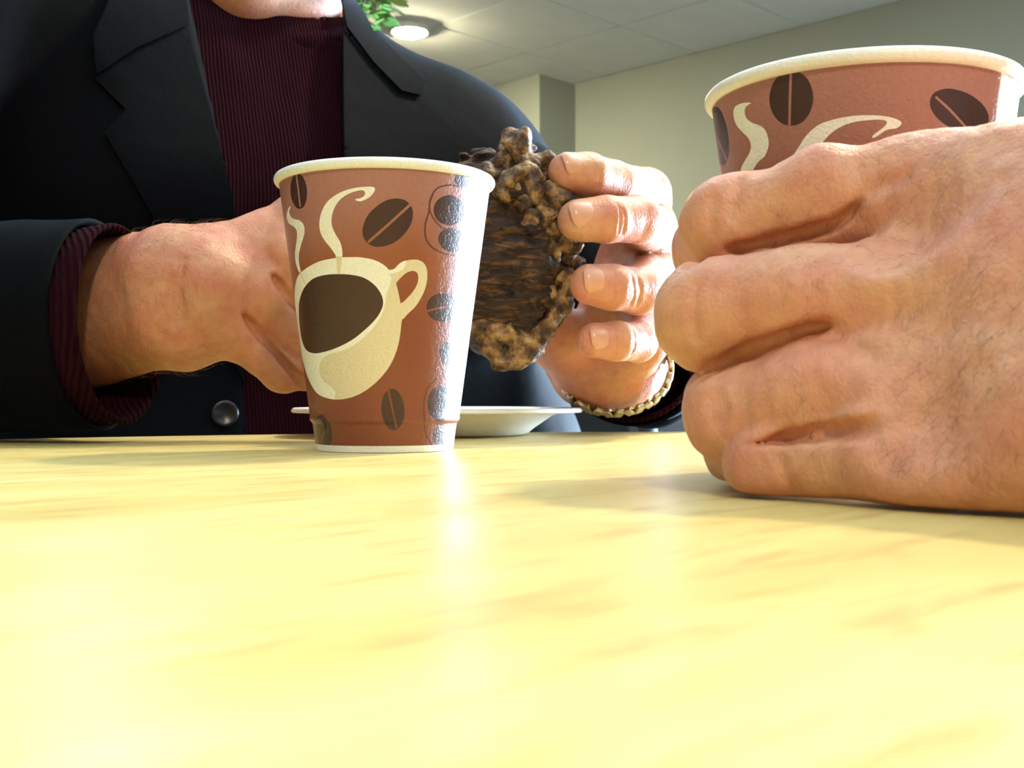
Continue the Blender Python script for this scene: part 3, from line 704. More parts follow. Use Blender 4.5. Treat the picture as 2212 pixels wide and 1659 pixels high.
def tube_cloth(name, path, radii, mat, parent, n=56, thick=0.003, folds=0.004, seed=1, up=(0, 0, 1), inner=0.05, hem=True, cap_start=True):
    """a sleeve: rings along a path, hollow at its open end, with folds; radii are (across, along up)"""
    path = [Vector(p) for p in path]; rings = []
    # resample
    P, Q = [], []
    for i in range(len(path) - 1):
        for k in range(10):
            t = k / 10
            P.append(path[i].lerp(path[i + 1], t)); Q.append([radii[i][c] * (1 - t) + radii[i + 1][c] * t for c in (0, 1)])
    P.append(path[-1]); Q.append(radii[-1])
    for _ in range(6):
        P2 = P[:]
        for i in range(1, len(P) - 1): P2[i] = (P[i - 1] + P[i] * 2 + P[i + 1]) / 4
        P = P2
    L = len(P)
    def ring(i, shrink, fold):
        t = (P[min(i + 1, L - 1)] - P[max(i - 1, 0)]).normalized()
        u = Vector(up); u = (u - t * u.dot(t)).normalized(); s = t.cross(u)
        out = []
        for k in range(n):
            w = 2 * math.pi * k / n
            a, b = Q[i][0] - shrink, Q[i][1] - shrink
            p = P[i] + s * (a * math.cos(w)) + u * (b * math.sin(w))
            d = (p - P[i]).normalized()
            if fold:
                nz = float(fbm(np.array([[p.x * 22 + seed, p.y * 22, p.z * 30]], np.float32), 2)[0])
                p = p + d * fold * nz
            out.append(p)
        return out
    vs, fs = [], []
    allr = []
    for i in range(L):
        k = min(1.0, (L - 1 - i) / 6 + 0.15)
        allr.append(ring(i, 0, folds * k))
    m = max(3, int(L * inner))
    allr.append([p.lerp(P[L - 1], 0) + (P[L - 1] - P[L - 2]).normalized() * thick * .5 - (p - P[L - 1]).normalized() * thick * .5 for p in allr[L - 1]])
    for i in range(L - 1, L - 1 - m, -1): allr.append(ring(i, thick, folds * min(1.0, (L - 1 - i) / 6 + 0.15)))
    for r in allr: vs += r
    for i in range(len(allr) - 1):
        for k in range(n):
            fs.append((i * n + k, i * n + (k + 1) % n, (i + 1) * n + (k + 1) % n, (i + 1) * n + k))
    if cap_start: fs.append(tuple(range(n))[::-1])
    return obj(name, np.array([tuple(p) for p in vs]), fs, mat, parent)

def surf_patch(name, fn, outline, mat, parent, off=0.003, thick=0.0025, step=14):
    """a cloth panel (lapel, collar) whose outline lies on the garment's surface"""
    ol = np.array(outline, float)
    pts = []
    for i in range(len(ol)):
        a, b = ol[i], ol[(i + 1) % len(ol)]; k = max(1, int(np.linalg.norm(b - a) / step))
        pts += [tuple(a + (b - a) * j / k) for j in range(k)]
    m = len(pts); edges = [(i, (i + 1) % m) for i in range(m)]
    poly = np.array(pts)
    x0, y0 = poly.min(0); x1, y1 = poly.max(0)
    gx, gy = np.meshgrid(np.arange(x0 + 5, x1, step), np.arange(y0 + 5, y1, step)); g = np.stack([gx.ravel(), gy.ravel()], 1)
    g = g[inside(poly, g)]
    v2, _, fa, *_ = delaunay_2d_cdt([Vector(p) for p in pts] + [Vector(p) for p in g], edges, [], 1, 1e-4)
    v2 = np.array([tuple(a) for a in v2]); fa = np.array([f for f in fa if len(f) == 3])
    fa = fa[inside(poly, v2[fa].mean(1))]
    top = []
    for x, y in v2:
        q = trace(fn, x, y)
        if abs(float(fn(np.array([q], np.float32))[0])) > .002:        # past the silhouette: nearest point of the surface instead
            q = at(x, y, .97)
            for _ in range(12):
                w = np.array([q], np.float32); h = .003
                g_ = np.array([float((fn(w + V3(*o)) - fn(w - V3(*o)))[0]) for o in ((h, 0, 0), (0, h, 0), (0, 0, h))]) / (2 * h)
                q = q - g_ / max(np.linalg.norm(g_), 1e-6) * float(fn(w)[0])
        top.append(q)
    top = np.array(top)
    e = .004; p = top.astype(np.float32)
    gr = np.stack([fn(p + V3(e, 0, 0)) - fn(p - V3(e, 0, 0)), fn(p + V3(0, e, 0)) - fn(p - V3(0, e, 0)), fn(p + V3(0, 0, e)) - fn(p - V3(0, 0, e))], 1)
    gr /= np.maximum(np.linalg.norm(gr, axis=1), 1e-6)[:, None]
    a = top + gr * off; b = top + gr * (off - thick)
    n = len(a); q0 = a[fa[:, 0]]; nn = np.cross(a[fa[:, 1]] - q0, a[fa[:, 2]] - q0)
    if (np.einsum('ij,ij->i', nn, gr[fa[:, 0]])).mean() < 0: fa = fa[:, ::-1]
    from collections import Counter
    cnt = Counter()
    for t in fa:
        for i in range(3): cnt[tuple(sorted((t[i], t[(i + 1) % 3])))] += 1
    side = []
    for t in fa:
        for i in range(3):
            s, u = t[i], t[(i + 1) % 3]
            if cnt[tuple(sorted((s, u)))] == 1: side += [(u + 2 * n, s + 2 * n, s + 3 * n), (u + 2 * n, s + 3 * n, u + 3 * n)]
    faces = np.concatenate([fa, fa[:, ::-1] + n, np.array(side)])
    return obj(name, np.concatenate([a, b, a, b]), faces, mat, parent)

def crease(fn, pix, r0, r1=None, out=0.0, d0=.15, d1=.9):
    """a skin fold along a line on the surface: a list of capsules to be pressed into it"""
    r1 = r0 if r1 is None else r1
    P = []
    for x, y in pix:
        q = trace(fn, x, y, d0, d1); u = q - np.array([0, 0, CAMZ]); P.append(q - u / np.linalg.norm(u) * out)
    n = len(P) - 1
    taper = lambda t: (r0 + (r1 - r0) * t) * (0.45 + 0.55 * min(1, 8 * t, 8 * (1 - t)))
    P2 = []
    for i in range(n):
        for k in range(3): P2.append(P[i] + (P[i + 1] - P[i]) * k / 3)
    P2.append(P[-1]); m = len(P2) - 1
    return [(P2[i], P2[i + 1], taper(i / m), taper((i + 1) / m)) for i in range(m)]
def press(p, d, folds, k):
    m = np.where(np.abs(d) < .012)[0]
    if len(m) == 0: return d
    q = p[m]; dm = d[m]
    for c in folds:
        pts = np.array([s[0] for s in c] + [c[-1][1]]); R_ = max(s[2] for s in c) + .014
        n = np.where(((q > pts.min(0) - R_) & (q < pts.max(0) + R_)).all(1))[0]
        if len(n) == 0: continue
        e = None
        for a, b, ra, rb in c:
            w = cap(q[n], a, b, ra, rb); e = w if e is None else np.minimum(e, w)
        dm[n] = smax(dm[n], -e, k)
    d = d.copy(); d[m] = dm
    return d
def strands(name, v, f, keep, n, length, width, mat, parent, lean, seed=3):
    """short body hairs rooted on a skin mesh"""
    rs = np.random.RandomState(seed)
    c = v[f].mean(1); nn = np.cross(v[f[:, 1]] - v[f[:, 0]], v[f[:, 2]] - v[f[:, 0]]); nn /= np.maximum(np.linalg.norm(nn, axis=1), 1e-12)[:, None]
    ok = np.where(keep(c, nn))[0]
    pick = ok[rs.randint(0, len(ok), n)]
    vs, fs = [], []
    for i in pick:
        p, N = c[i], nn[i]
        t = np.array(lean) + rs.normal(0, .35, 3); t -= N * (t @ N); t /= np.linalg.norm(t)
        s = np.cross(N, t); L = length * rs.uniform(.6, 1.3)
        bend = s * rs.normal(0, .25) * L
        rows = [(p - N * .0002, 1.0), (p + t * L * .4 + N * L * .22 + bend * .2, .8), (p + t * L + N * L * .20 + bend, .12)]
        k = len(vs)
        for q, w in rows:
            for a in range(3):
                an = 2 * math.pi * a / 3
                vs.append(q + (s * math.cos(an) + N * math.sin(an)) * width * w)
        for r in range(2):
            for a in range(3): fs.append((k + r * 3 + a, k + r * 3 + (a + 1) % 3, k + r * 3 + 3 + (a + 1) % 3, k + r * 3 + 3 + a))
    return tag(obj(name, np.array(vs), np.array(fs), mat, parent), kind='stuff')

# ================================================================ seated person in the blazer
RSH, LSH, NK = V3(-.38, .80, .285), V3(-.052, 1.02, .225), V3(-.195, .985, .29)
REL, LEL = V3(-.432, .600, .045), V3(.112, .935, .046)
RCUFF = at(262, 700, .552)
RWR = at(352, 645, .560)
LWR = at(1318, 800, .690)
man = tag(empty('person', (-.17, 1.05, ZF)), 'seated person in dark blazer over maroon sweater holding a muffin with both hands', 'person')

def torso(p):
    d = cap(p, RSH, NK, .058, .064)
    d = smin(d, cap(p, LSH, V3(-.185, .99, .276), .056, .056), .04)
    d = smin(d, cap(p, V3(-.315, .90, .17), V3(-.085, 1.03, .155), .112, .112), .06)
    d = smin(d, cap(p, V3(-.29, .95, -.04), V3(-.07, 1.075, -.05), .125, .125), .08)
    d = smin(d, cap(p, V3(-.27, 1.02, -.20), V3(-.05, 1.14, -.20), .125, .125), .08)
    return d
# ---- right hand, behind the free-standing cup, knuckles towards the camera
def chain(p, pts, rad, k):
    d = None
    for i in range(len(pts) - 1): d = smin(d, cap(p, pts[i], pts[i + 1], rad[i], rad[i + 1]), k)
    return d
RH = dict(
    index=[at(652, 482, .583), at(785, 600, .590), at(880, 590, .590), at(965, 575, .585)],
    middle=[at(612, 565, .574), at(735, 700, .584), at(840, 690, .588), at(950, 660, .585)],
    ring=[at(560, 640, .568), at(684, 770, .578), at(790, 775, .584), at(910, 740, .586)],
    pinky=[at(503, 712, .566), at(612, 802, .572), at(700, 812, .580), at(800, 800, .586)])
RHR = dict(index=(.0138, .0112, .0098, .0082), middle=(.0142, .0118, .0102, .0084), ring=(.0136, .0112, .0098, .0082), pinky=(.0126, .0100, .0086, .0074))
def right_hand_base(p):
    # forearm and wrist: a flattened column
    fa = at(120, 690, .605); 
    d = smin(cap(p, fa + V3(0, 0, .012), RWR + V3(0, 0, .0118), .030, .0215), cap(p, fa - V3(0, 0, .012), RWR - V3(0, 0, .0105), .030, .0215), .02)
    palm = None
    for n, s, r0 in (('index', .0135, .019), ('middle', .006, .019), ('ring', -.004, .019), ('pinky', -.0125, .019)):
        w = at(440, 645, .566) + V3(0, 0, s)
        palm = smin(palm, cap(p, w, RH[n][0], r0, RHR[n][0]), .010)
    d = smin(d, palm, .022)
    d = smin(d, ball(p, at(452, 612, .5555), .016), .016)          # bump at the back of the wrist
    d = smin(d, cap(p, at(520, 610, .578), at(600, 590, .588), .018, .014), .012)
    fi = None
    for n in ('index', 'middle', 'ring', 'pinky'):
        fi = smin(fi, chain(p, RH[n], RHR[n], .004), .0014)
    d = smin(d, fi, .006)
    for n in ('index', 'middle', 'ring', 'pinky'):                  # knuckles
        d = smin(d, ball(p, RH[n][0] + V3(0, -.0022, .0012), RHR[n][0] * .92), .006)
    th = chain(p, [at(450, 600, .585), at(570, 540, .606), at(690, 540, .612), at(840, 560, .612)], (.018, .0145, .0125, .0095), .008)
    d = smin(d, th, .014)
    return d
RF = [crease(right_hand_base, q, r, r * 1.2, out=-dep, d0=.3) for dep in (0, .0016, .0032) for q, r in (
    ([(528, 682), (560, 722), (600, 768), (640, 812), (668, 838)], .0015), ([(592, 598), (615, 632), (640, 662), (680, 715)], .0014))]
RW = [crease(right_hand_base, q, .0007) for q in ([(395, 560), (385, 620), (392, 690)], [(372, 600), (365, 650), (370, 700)], [(575, 545), (590, 570)])]
def right_hand(p):
    d = press(p, right_hand_base(p), RF, .0024)
    d = press(p, d, RW, .004)
    return d + .00045 * vnoise(p * 160) + .0005 * vnoise(p * 70)
# ---- left hand: finger ends and nails towards the camera
LH = dict(
    index=[at(1392, 420, .650), at(1325, 398, .592), at(1270, 378, .574), at(1226, 371, .566)],
    middle=[at(1404, 500, .645), at(1376, 474, .582), at(1308, 474, .563), at(1250, 476, .556)],
    ring=[at(1404, 590, .645), at(1378, 628, .580), at(1320, 620, .562), at(1274, 614, .556)],
    pinky=[at(1392, 675, .655), at(1376, 738, .590), at(1330, 737, .570), at(1284, 736, .562)])
LHR = dict(index=(.0140, .0116, .0108, .0096), middle=(.0142, .0118, .0112, .0102), ring=(.0138, .0116, .0108, .0098), pinky=(.0126, .0102, .0094, .0086))
def left_hand_base(p):
    fa = V3(*(LWR + (LEL - LWR) * .6))
    d = smin(cap(p, fa + V3(.006, 0, 0), LWR + V3(.007, 0, 0), .032, .0215), cap(p, fa - V3(.006, 0, 0), LWR - V3(.007, 0, 0), .032, .0215), .02)
    palm = None
    for n, x in (('index', -.006), ('middle', .0), ('ring', .004), ('pinky', .008)):
        palm = smin(palm, cap(p, at(1322, 752, .682) + V3(x, 0, 0), LH[n][0], .0205, LHR[n][0]), .012)
    palm = smin(palm, cap(p, at(1302, 782, .668), at(1345, 660, .650), .0185, .020), .014)
    palm = smin(palm, cap(p, at(1335, 808, .672), at(1390, 740, .640), .0135, .014), .014)
    d = smin(d, palm, .02)
    fi = None
    for n in ('index', 'middle', 'ring', 'pinky'):
        fi = smin(fi, chain(p, LH[n], LHR[n], .003), .0012)
    d = smin(d, fi, .006)
    th = chain(p, [at(1262, 790, .680), at(1205, 735, .650), at(1150, 660, .638), at(1090, 600, .640)], (.020, .0155, .0125, .0100), .008)
    d = smin(d, th, .014)
    return d
LF = [crease(left_hand_base, q, .0008, .0006) for q in (
    [(1328, 588), (1333, 612), (1326, 645)], [(1340, 590), (1345, 615), (1338, 650)], [(1366, 596), (1372, 625), (1362, 660)], [(1380, 600), (1386, 630), (1374, 664)],
    [(1306, 712), (1311, 732), (1304, 760)], [(1332, 710), (1338, 732), (1331, 764)], [(1345, 712), (1350, 734), (1343, 766)], [(1368, 712), (1374, 735), (1365, 768)],
    [(1336, 440), (1343, 470), (1338, 505)], [(1345, 445), (1353, 472), (1346, 508)], [(1290, 360), (1298, 384), (1290, 410)])]
def left_hand(p):
    return press(p, left_hand_base(p), LF, .0016) + .0003 * vnoise(p * 170)
def head(p):
    c, s = math.cos(.06), math.sin(.06)
    q = p - V3(-.213, .945, .4340)
    q = q @ np.array([[c, s, 0], [-s, c, 0], [0, 0, 1]], np.float32)
    q = q @ np.array([[1, 0, 0], [0, math.cos(.10), -math.sin(.10)], [0, math.sin(.10), math.cos(.10)]], np.float32)
    d = ellip(q, (0, .012, .045), (.077, .098, .088))
    d = smin(d, ellip(q, (0, -.020, -.015), (.066, .070, .085)), .04)
    d = smin(d, cap(q, V3(-.034, -.020, -.056), V3(-.008, -.052, -.080), .040, .030), .03)
    d = smin(d, cap(q, V3(.034, -.020, -.056), V3(.008, -.052, -.080), .040, .030), .03)
    d = smin(d, ball(q, V3(0, -.070, -.092), .0150), .02)               # chin
    d = smin(d, cap(q, V3(0, -.086, .020), V3(0, -.110, -.018), .008, .0125), .012)   # nose
    d = smin(d, ball(q, V3(-.012, -.095, -.022), .008), .008); d = smin(d, ball(q, V3(.012, -.095, -.022), .008), .008)
    d = smin(d, cap(q, V3(-.034, -.080, .034), V3(.034, -.080, .034), .008, .008), .014)  # brow
    for x in (-.031, .031): d = smax(d, -ball(q, V3(x, -.094, .014), .014), .012)
    d = smin(d, cap(q, V3(-.018, -.085, -.049), V3(.018, -.085, -.049), .0046, .0046), .005)  # upper lip
    d = smin(d, cap(q, V3(-.016, -.084, -.059), V3(.016, -.084, -.059), .0056, .0056), .005)  # lower lip
    d = smax(d, -cap(q, V3(-.022, -.092, -.0538), V3(.022, -.092, -.0538), .0012, .0012), .003)
    d = smax(d, -cap(q, V3(-.013, -.089, -.070), V3(.013, -.089, -.070), .003, .003), .008)
    for x in (-.076, .076): d = smin(d, ellip(q, (x, .012, .0), (.006, .017, .030)), .006)
    nk = cap(p, V3(-.196, .965, .39), V3(-.195, .992, .25), .050, .056)
    return smin(d, nk, .025)
def inner_body(p):
    d = torso(p) + .012
    d = smin(d, cap(p, RSH, REL, .042, .036), .03); d = smin(d, cap(p, LSH, LEL, .042, .036), .03)
    d = smin(d, cap(p, REL, at(60, 692, .62), .036, .031), .02); d = smin(d, cap(p, LEL, LWR + (LEL - LWR) * .5, .036, .031), .02)
    return d
parts = []
parts.append(polygonise(inner_body, (-.53, .50, -.36), (.20, 1.30, .40), .008, refine=1))
parts.append(polygonise(head, (-.31, .80, .24), (-.08, 1.10, .57), .0032))
parts.append(polygonise(right_hand, at(95, 880, .60) + V3(0, -.09, -.02), V3(-.015, .66, .16), .0013))
parts.append(polygonise(left_hand, V3(-.02, .53, -.02), V3(.125, .85, .16), .0012))
obj('body', *merge(parts), M['skin_man'], man)
plain('arm_hair', (0.20, 0.11, 0.05), 0.5, 0.3, 300)
strands('forearm_hair', *parts[2], lambda c, n: (n[:, 1] < .3) & (c[:, 0] < -.145), 900, .0075, .00006, M['arm_hair'], man, (.75, -.1, -.55))
# nails
for n, up, ln in (('index', (.15, -.85, .40), .0125), ('middle', (.05, -.95, .30), .0135), ('ring', (.40, -.85, .25), .0125), ('pinky', (.42, -.85, .22), .011)):
    a, b = LH[n][2], LH[n][3]; ax = b - a; r = LHR[n][3]
    nail(man, b + ax / np.linalg.norm(ax) * .0022, ax, np.array(up), r, ln, .88)
# eyes, hair
for x in (-.031, .031):
    cc = np.array([-.213 + x, .868 - .06 * x, .4540])
    ey = MB().lathe([(0.0115 * math.sin(a), -0.0115 * math.cos(a)) for a in np.linspace(0, math.pi, 13)], 20, cc).build('eyeball', M['eye'], man, True)
    ir = MB().lathe([(0.0118 * math.sin(a), -0.0118 * math.cos(a)) for a in np.linspace(0, .5, 5)], 20).build('iris', M['iris'], None, True, False)
    ir.parent = ey; ir.location = Vector(cc) - Vector(man.location); ir.rotation_euler = (R(-90), 0, 0)
def hairf(p):
    d = head(p) - .008 - .002 * vnoise(p * 120)
    cut = .455 + .55 * (p[:, 1] - .93) * -1.0
    return smax(d, (np.maximum(.417, .572 - .9 * (p[:, 1] - .855)) - p[:, 2]) * .7, .01)
v, f = polygonise(hairf, (-.32, .81, .36), (-.07, 1.12, .60), .004, refine=1)
obj('hair', v, f, M['hair'], man)

# ---- sweater
def sweater_f(p):
    d = torso(p) - .004 + .0022 * fbm(p * V3(34, 34, 9), 2)
    col_ = cap(p, V3(-.195, .985, .285), V3(-.196, .978, .352), .072, .064)
    col_ = smax(col_, p[:, 2] - (.296 + .75 * (p[:, 1] - .915)), .008)
    d = smin(d, col_, .022)
    hole = cap(p, V3(-.195, .985, .30), V3(-.196, .980, .45), .057, .057)
    return smax(d, -hole, .004)
v, f = polygonise(sweater_f, (-.47, .72, -.35), (.05, 1.30, .40), .005, refine=1)
sw = obj('sweater', v, f, M['knit'], man)
def neckband_f(p):
    d = np.abs(cap(p, V3(-.197, .985, .24), V3(-.199, .965, .36), .074, .066)) - .0048
    top = p[:, 2] - (.303 + .55 * (p[:, 1] - .90)); bot = (.268 + .55 * (p[:, 1] - .90)) - p[:, 2]
    return smax(smax(d, top * .85, .006), bot * .85, .006)
v, f = polygonise(neckband_f, (-.30, .86, .22), (-.09, 1.10, .42), .0028, refine=1)
obj('neckband', v, f, M['knit'], sw)

# ---- blazer: body, lapels, collar, sleeves, buttons
XL = ([-.40, 0.0, .17, .324, .5], [-.185, -.203, -.216, -.249, -.27])
XR = ([-.40, 0.0, .2, .324, .5], [-.175, -.142, -.128, -.132, -.142])
def blazer_f(p):
    d = torso(p) - .016 + .003 * fbm(p * V3(16, 16, 8), 2)
    d = smin(d, cap(p, RSH, REL, .060, .055), .03); d = smin(d, cap(p, LSH, LEL, .056, .050), .03)
    xl = np.interp(p[:, 2], *XL); xr = np.interp(p[:, 2], *XR)
    front = p[:, 1] - (.985 + .25 * (p[:, 0] + .19))
    # the straight front opening, its sides following the lines of sight roughly along y
    k = p[:, 1] / .88
    wedge = np.maximum(np.maximum(xl * k - p[:, 0], p[:, 0] - xr * k), front)
    d = smax(d, -wedge, .006)
    neck = cap(p, V3(-.195, .985, .26), V3(-.198, .975, .46), .074, .088)
    d = smax(d, -neck, .008)
    inner = torso(p) - .0065
    return smax(d, -inner, .002)
v, f = polygonise(blazer_f, (-.52, .52, -.36), (.21, 1.30, .42), .005, refine=1)
bl = obj('blazer', v, f, M['blazer'], man)
def blazer_skin(p):
    d = torso(p) - .016
    d = smin(d, cap(p, RSH, REL, .060, .055), .03); return smin(d, cap(p, LSH, LEL, .056, .050), .03)
surf_patch('lapel', blazer_skin, [(738, 70), (800, 150), (862, 212), (905, 222), (985, 292), (945, 420), (860, 600), (770, 800), (735, 880), (738, 600), (740, 330)], M['blazer'], bl, .004, .002)
surf_patch('collar', blazer_skin, [(724, -20), (748, -10), (798, 80), (860, 140), (918, 192), (903, 218), (862, 208), (800, 146), (742, 70)], M['blazer'], bl, .007, .0025)
surf_patch('lapel', blazer_skin, [(398, 60), (452, 250), (500, 430), (520, 640), (525, 830), (440, 660), (330, 470), (225, 290), (270, 240), (200, 170), (290, 110)], M['blazer'], bl, .004, .002)
surf_patch('collar', blazer_skin, [(385, -60), (400, 60), (290, 108), (205, 165), (196, 80), (260, -60)], M['blazer'], bl, .007, .0025)
# right sleeve across the picture's left, left sleeve behind the plate
ax = Vector(RCUFF) - Vector(REL)
tube_cloth('sleeve', [V3(-.385, .79, .27), V3(-.412, .69, .13), REL + V3(-.002, .0, .006), V3(*(np.array(REL) * .45 + RCUFF * .55)), V3(*(RCUFF - np.array(ax.normalized()) * .012))],
           [(.062, .062), (.060, .060), (.056, .056), (.048, .052), (.0445, .0510)], M['blazer'], bl, seed=3)
tube_cloth('sleeve', [V3(-.04, 1.015, .23), V3(.05, .975, .13), LEL + V3(0, 0, .006), V3(*(LEL * .5 + LWR * .5)) + V3(.004, 0, .004), V3(*(LEL * .13 + LWR * .87)) + V3(.010, .0, .004)],
           [(.058, .058), (.056, .056), (.052, .048), (.047, .042), (.0455, .0395)], M['blazer'], bl, seed=9, folds=.003)
# sweater cuffs peeping out of the sleeves
tube_cloth('cuff', [V3(*(RCUFF - np.array(ax.normalized()) * .07)), V3(*(RCUFF - np.array(ax.normalized()) * .03)), V3(*RCUFF)], [(.040, .046), (.0405, .047), (.0415, .0482)], M['knit'], sw, folds=.002, seed=5, inner=.5, cap_start=False)
tube_cloth('cuff', [V3(*(LEL * .35 + LWR * .65)) + V3(.008, 0, .004), V3(*(LEL * .2 + LWR * .8)) + V3(.008, 0, .003), V3(*(LEL * .09 + LWR * .91)) + V3(.009, 0, .002)], [(.041, .036), (.0405, .035), (.040, .0345)], M['knit'], sw, folds=.0015, seed=6, inner=.5, cap_start=False)
for (x, y) in ((487, 893), (500, 1010)):
    c = trace(blazer_f, x, y)
    m = MB().lathe([(0, 0), (.0085, 0), (.0100, .0012), (.0098, .0028), (.0080, .0036), (.0066, .0026), (0, .0022)], 24)
    o = m.build('button', M['button'], None, True); o.location = tuple(c - np.array([.000, .003, 0])); o.rotation_euler = (R(90), 0, R(20)); o.parent = bl
    o.matrix_parent_inverse = Matrix.Translation(Vector(man.location)).inverted()
# ---- bracelet of metal links round the left wrist
def metal():
    t = NT('bracelet_metal'); c = t.mix(t.noise(t.coord(), 400), (0.30, 0.24, 0.13), (0.62, 0.55, 0.38))
    M['bracelet'] = t.bsdf(c, 0.3, None, **{'Metallic': 1.0})
metal()
br = empty('bracelet', parent=man); br.location = (0, 0, 0)
WC = np.array(LWR) + np.array([.0005, -.018, .0005]); wax = np.array([-.10, -.93, .34]); wax /= np.linalg.norm(wax)
e1 = np.cross(wax, [0, 0, 1.0]); e1 /= np.linalg.norm(e1); e2 = np.cross(e1, wax)
NL = 34; src = None
for i in range(NL):
    w = 2 * math.pi * i / NL
    c = WC + e1 * (.0330 * math.cos(w)) + e2 * (.0272 * math.sin(w))
    rad = e1 * math.cos(w) + e2 * math.sin(w); tan = -e1 * math.sin(w) + e2 * math.cos(w)
    if src is None:
        m = MB().box((-.0026, -.0042, -.0016), (.0026, .0042, .0016), bevel=.0009)
        o = m.build('link', M['bracelet'], None, True, False); src = o
    else:
        o = bpy.data.objects.new('link', src.data); COL.objects.link(o)
    o.parent = br
    tw = .35 * (1 if i % 2 else -1)
    X = tan * math.cos(tw) + wax * math.sin(tw); Y = np.cross(rad, X)
    loc = Vector(c) - Vector(man.location)
    o.matrix_basis = Matrix(((X[0], Y[0], rad[0], loc.x), (X[1], Y[1], rad[1], loc.y), (X[2], Y[2], rad[2], loc.z), (0, 0, 0, 1)))
# ---- trousers and shoes below the table
def trousers_f(p):
    d = cap(p, V3(-.27, 1.03, -.22), V3(-.05, 1.14, -.22), .118, .118)
    for h, k, a in ((V3(-.27, 1.02, -.22), V3(-.20, .66, -.20), V3(-.22, .68, ZF + .10)), (V3(-.06, 1.12, -.22), V3(.08, .78, -.20), V3(.06, .80, ZF + .10))):
        d = smin(d, cap(p, h, k, .085, .066), .05); d = smin(d, cap(p, k, a, .062, .052), .03)
    return d
v, f = polygonise(trousers_f, (-.42, .55, -.72), (.18, 1.30, -.06), .010, refine=1)
obj('trousers', v, f, M['trousers'], man)
for a in (V3(-.22, .68, ZF), V3(.06, .80, ZF)):
    fn = lambda p, a=a: smax(cap(p, a + V3(0, .03, .045), a + V3(.05, -.13, .030), .045, .036), ZF + .004 - p[:, 2], .01)
    v, f = polygonise(fn, a + V3(-.1, -.22, -.02), a + V3(.14, .12, .12), .008, refine=1)
    obj('shoe', v, f, M['shoe'], man)

# ================================================================ the hand gripping the other cup
P2 = tag(empty('person', (0.80, -0.05, ZF)), 'second person at the right edge, hand wrapped round a paper cup', 'person')
NH = dict(
    index=[at(2010, 428, .268), at(1587, 486, .288), (.0550, .318, .0620), (.0565, .340, .0610)],
    middle=[at(2035, 635, .247), at(1537, 684, .272), (.0490, .301, .0410), (.0600, .327, .0400)],
    ring=[at(2055, 825, .236), at(1592, 893, .264), (.0537, .291, .0205), (.0630, .318, .0200)],
    pinky=[at(2040, 978, .228), at(1672, 1004, .254), (.0560, .281, .0088), (.0650, .303, .0085)])
NHR = dict(index=(.0142, .0121, .0096, .0083), middle=(.0146, .0125, .0098, .0085), ring=(.0138, .0112, .0094, .0082), pinky=(.0128, .0097, .0084, .0074))
CARP = V3(.165, .160, .040)
def near_hand_base(p):
    palm = None
    for n, dz, r in (('index', .016, .020), ('middle', .006, .020), ('ring', -.005, .020), ('pinky', -.015, .020)):
        palm = smin(palm, cap(p, CARP + V3(0, 0, dz), NH[n][0], r, NHR[n][0]), .016)
    palm = smin(palm, cap(p, at(2070, 1000, .228) + V3(0, .006, 0), CARP + V3(.0, .012, -.020), .0155, .020), .014)
    palm = smin(palm, cap(p, V3(.105, .255, .048), CARP + V3(.005, .022, 0), .020, .026), .016)
    fi = None
    for n in ('index', 'middle', 'ring', 'pinky'):
        fi = smin(fi, chain(p, NH[n], NHR[n], .0045), .0010)
    for n, (x, y, dd) in (('index', (1785, 412, .271)), ('middle', (1740, 655, .256)), ('ring', (1760, 850, .247))):
        fi = smin(fi, ball(p, at(x, y, dd) + V3(0, .004, 0), NHR[n][1] * .93), .006)    # flesh of the first finger segments
    d = smin(palm, fi, .0065)
    th = chain(p, [CARP + V3(.0, .03, .01), V3(.166, .258, .058), V3(.166, .298, .062), V3(.152, .330, .063)], (.021, .0155, .0125, .0100), .01)
    d = smin(d, th, .016)
    # forearm
    d = smin(d, cap(p, CARP + V3(.0, .0, .004), V3(.40, -.01, .066), .0285, .046), .03)
    return d
NF = [crease(near_hand_base, q, r0 * g, r1 * g, out=-dep, d0=.12, d1=.4) for q, r0, r1, D in (
    ([(1856, 436), (1832, 464), (1800, 486), (1700, 513), (1600, 536), (1530, 555), (1484, 575)], .0009, .0012, .9),
    ([(1790, 705), (1740, 714), (1680, 733), (1600, 763), (1540, 793), (1500, 826)], .0013, .0012, 1.3),
    ([(1870, 924), (1800, 929), (1700, 945), (1640, 957), (1610, 964)], .0013, .0008, 1.0)) for dep, g in ((0, 1), (.0014 * D, .95), (.0028 * D, .9), (.0042 * D, .8))]
NW = [crease(near_hand_base, q, r, r, d0=.12, d1=.4) for q, r in (
    ([(1866, 924), (1882, 965), (1915, 1005)], .0010), ([(1786, 705), (1830, 735), (1880, 765)], .0009), ([(1866, 420), (1900, 395), (1950, 375)], .0010),
    ([(1600, 385), (1582, 430), (1580, 470)], .0005), ([(1540, 425), (1532, 470), (1540, 510)], .0004),
    ([(1502, 620), (1492, 670), (1500, 725)], .0004), ([(1545, 850), (1562, 885), (1560, 915)], .0005), ([(1528, 860), (1540, 895), (1545, 925)], .0004),
    ([(1680, 985), (1692, 1020), (1706, 1058)], .0005), ([(1830, 540), (1880, 548), (1935, 538)], .0006), ([(1850, 558), (1890, 562), (1925, 556)], .0004), ([(1905, 850), (1925, 880), (1935, 915)], .0006))]
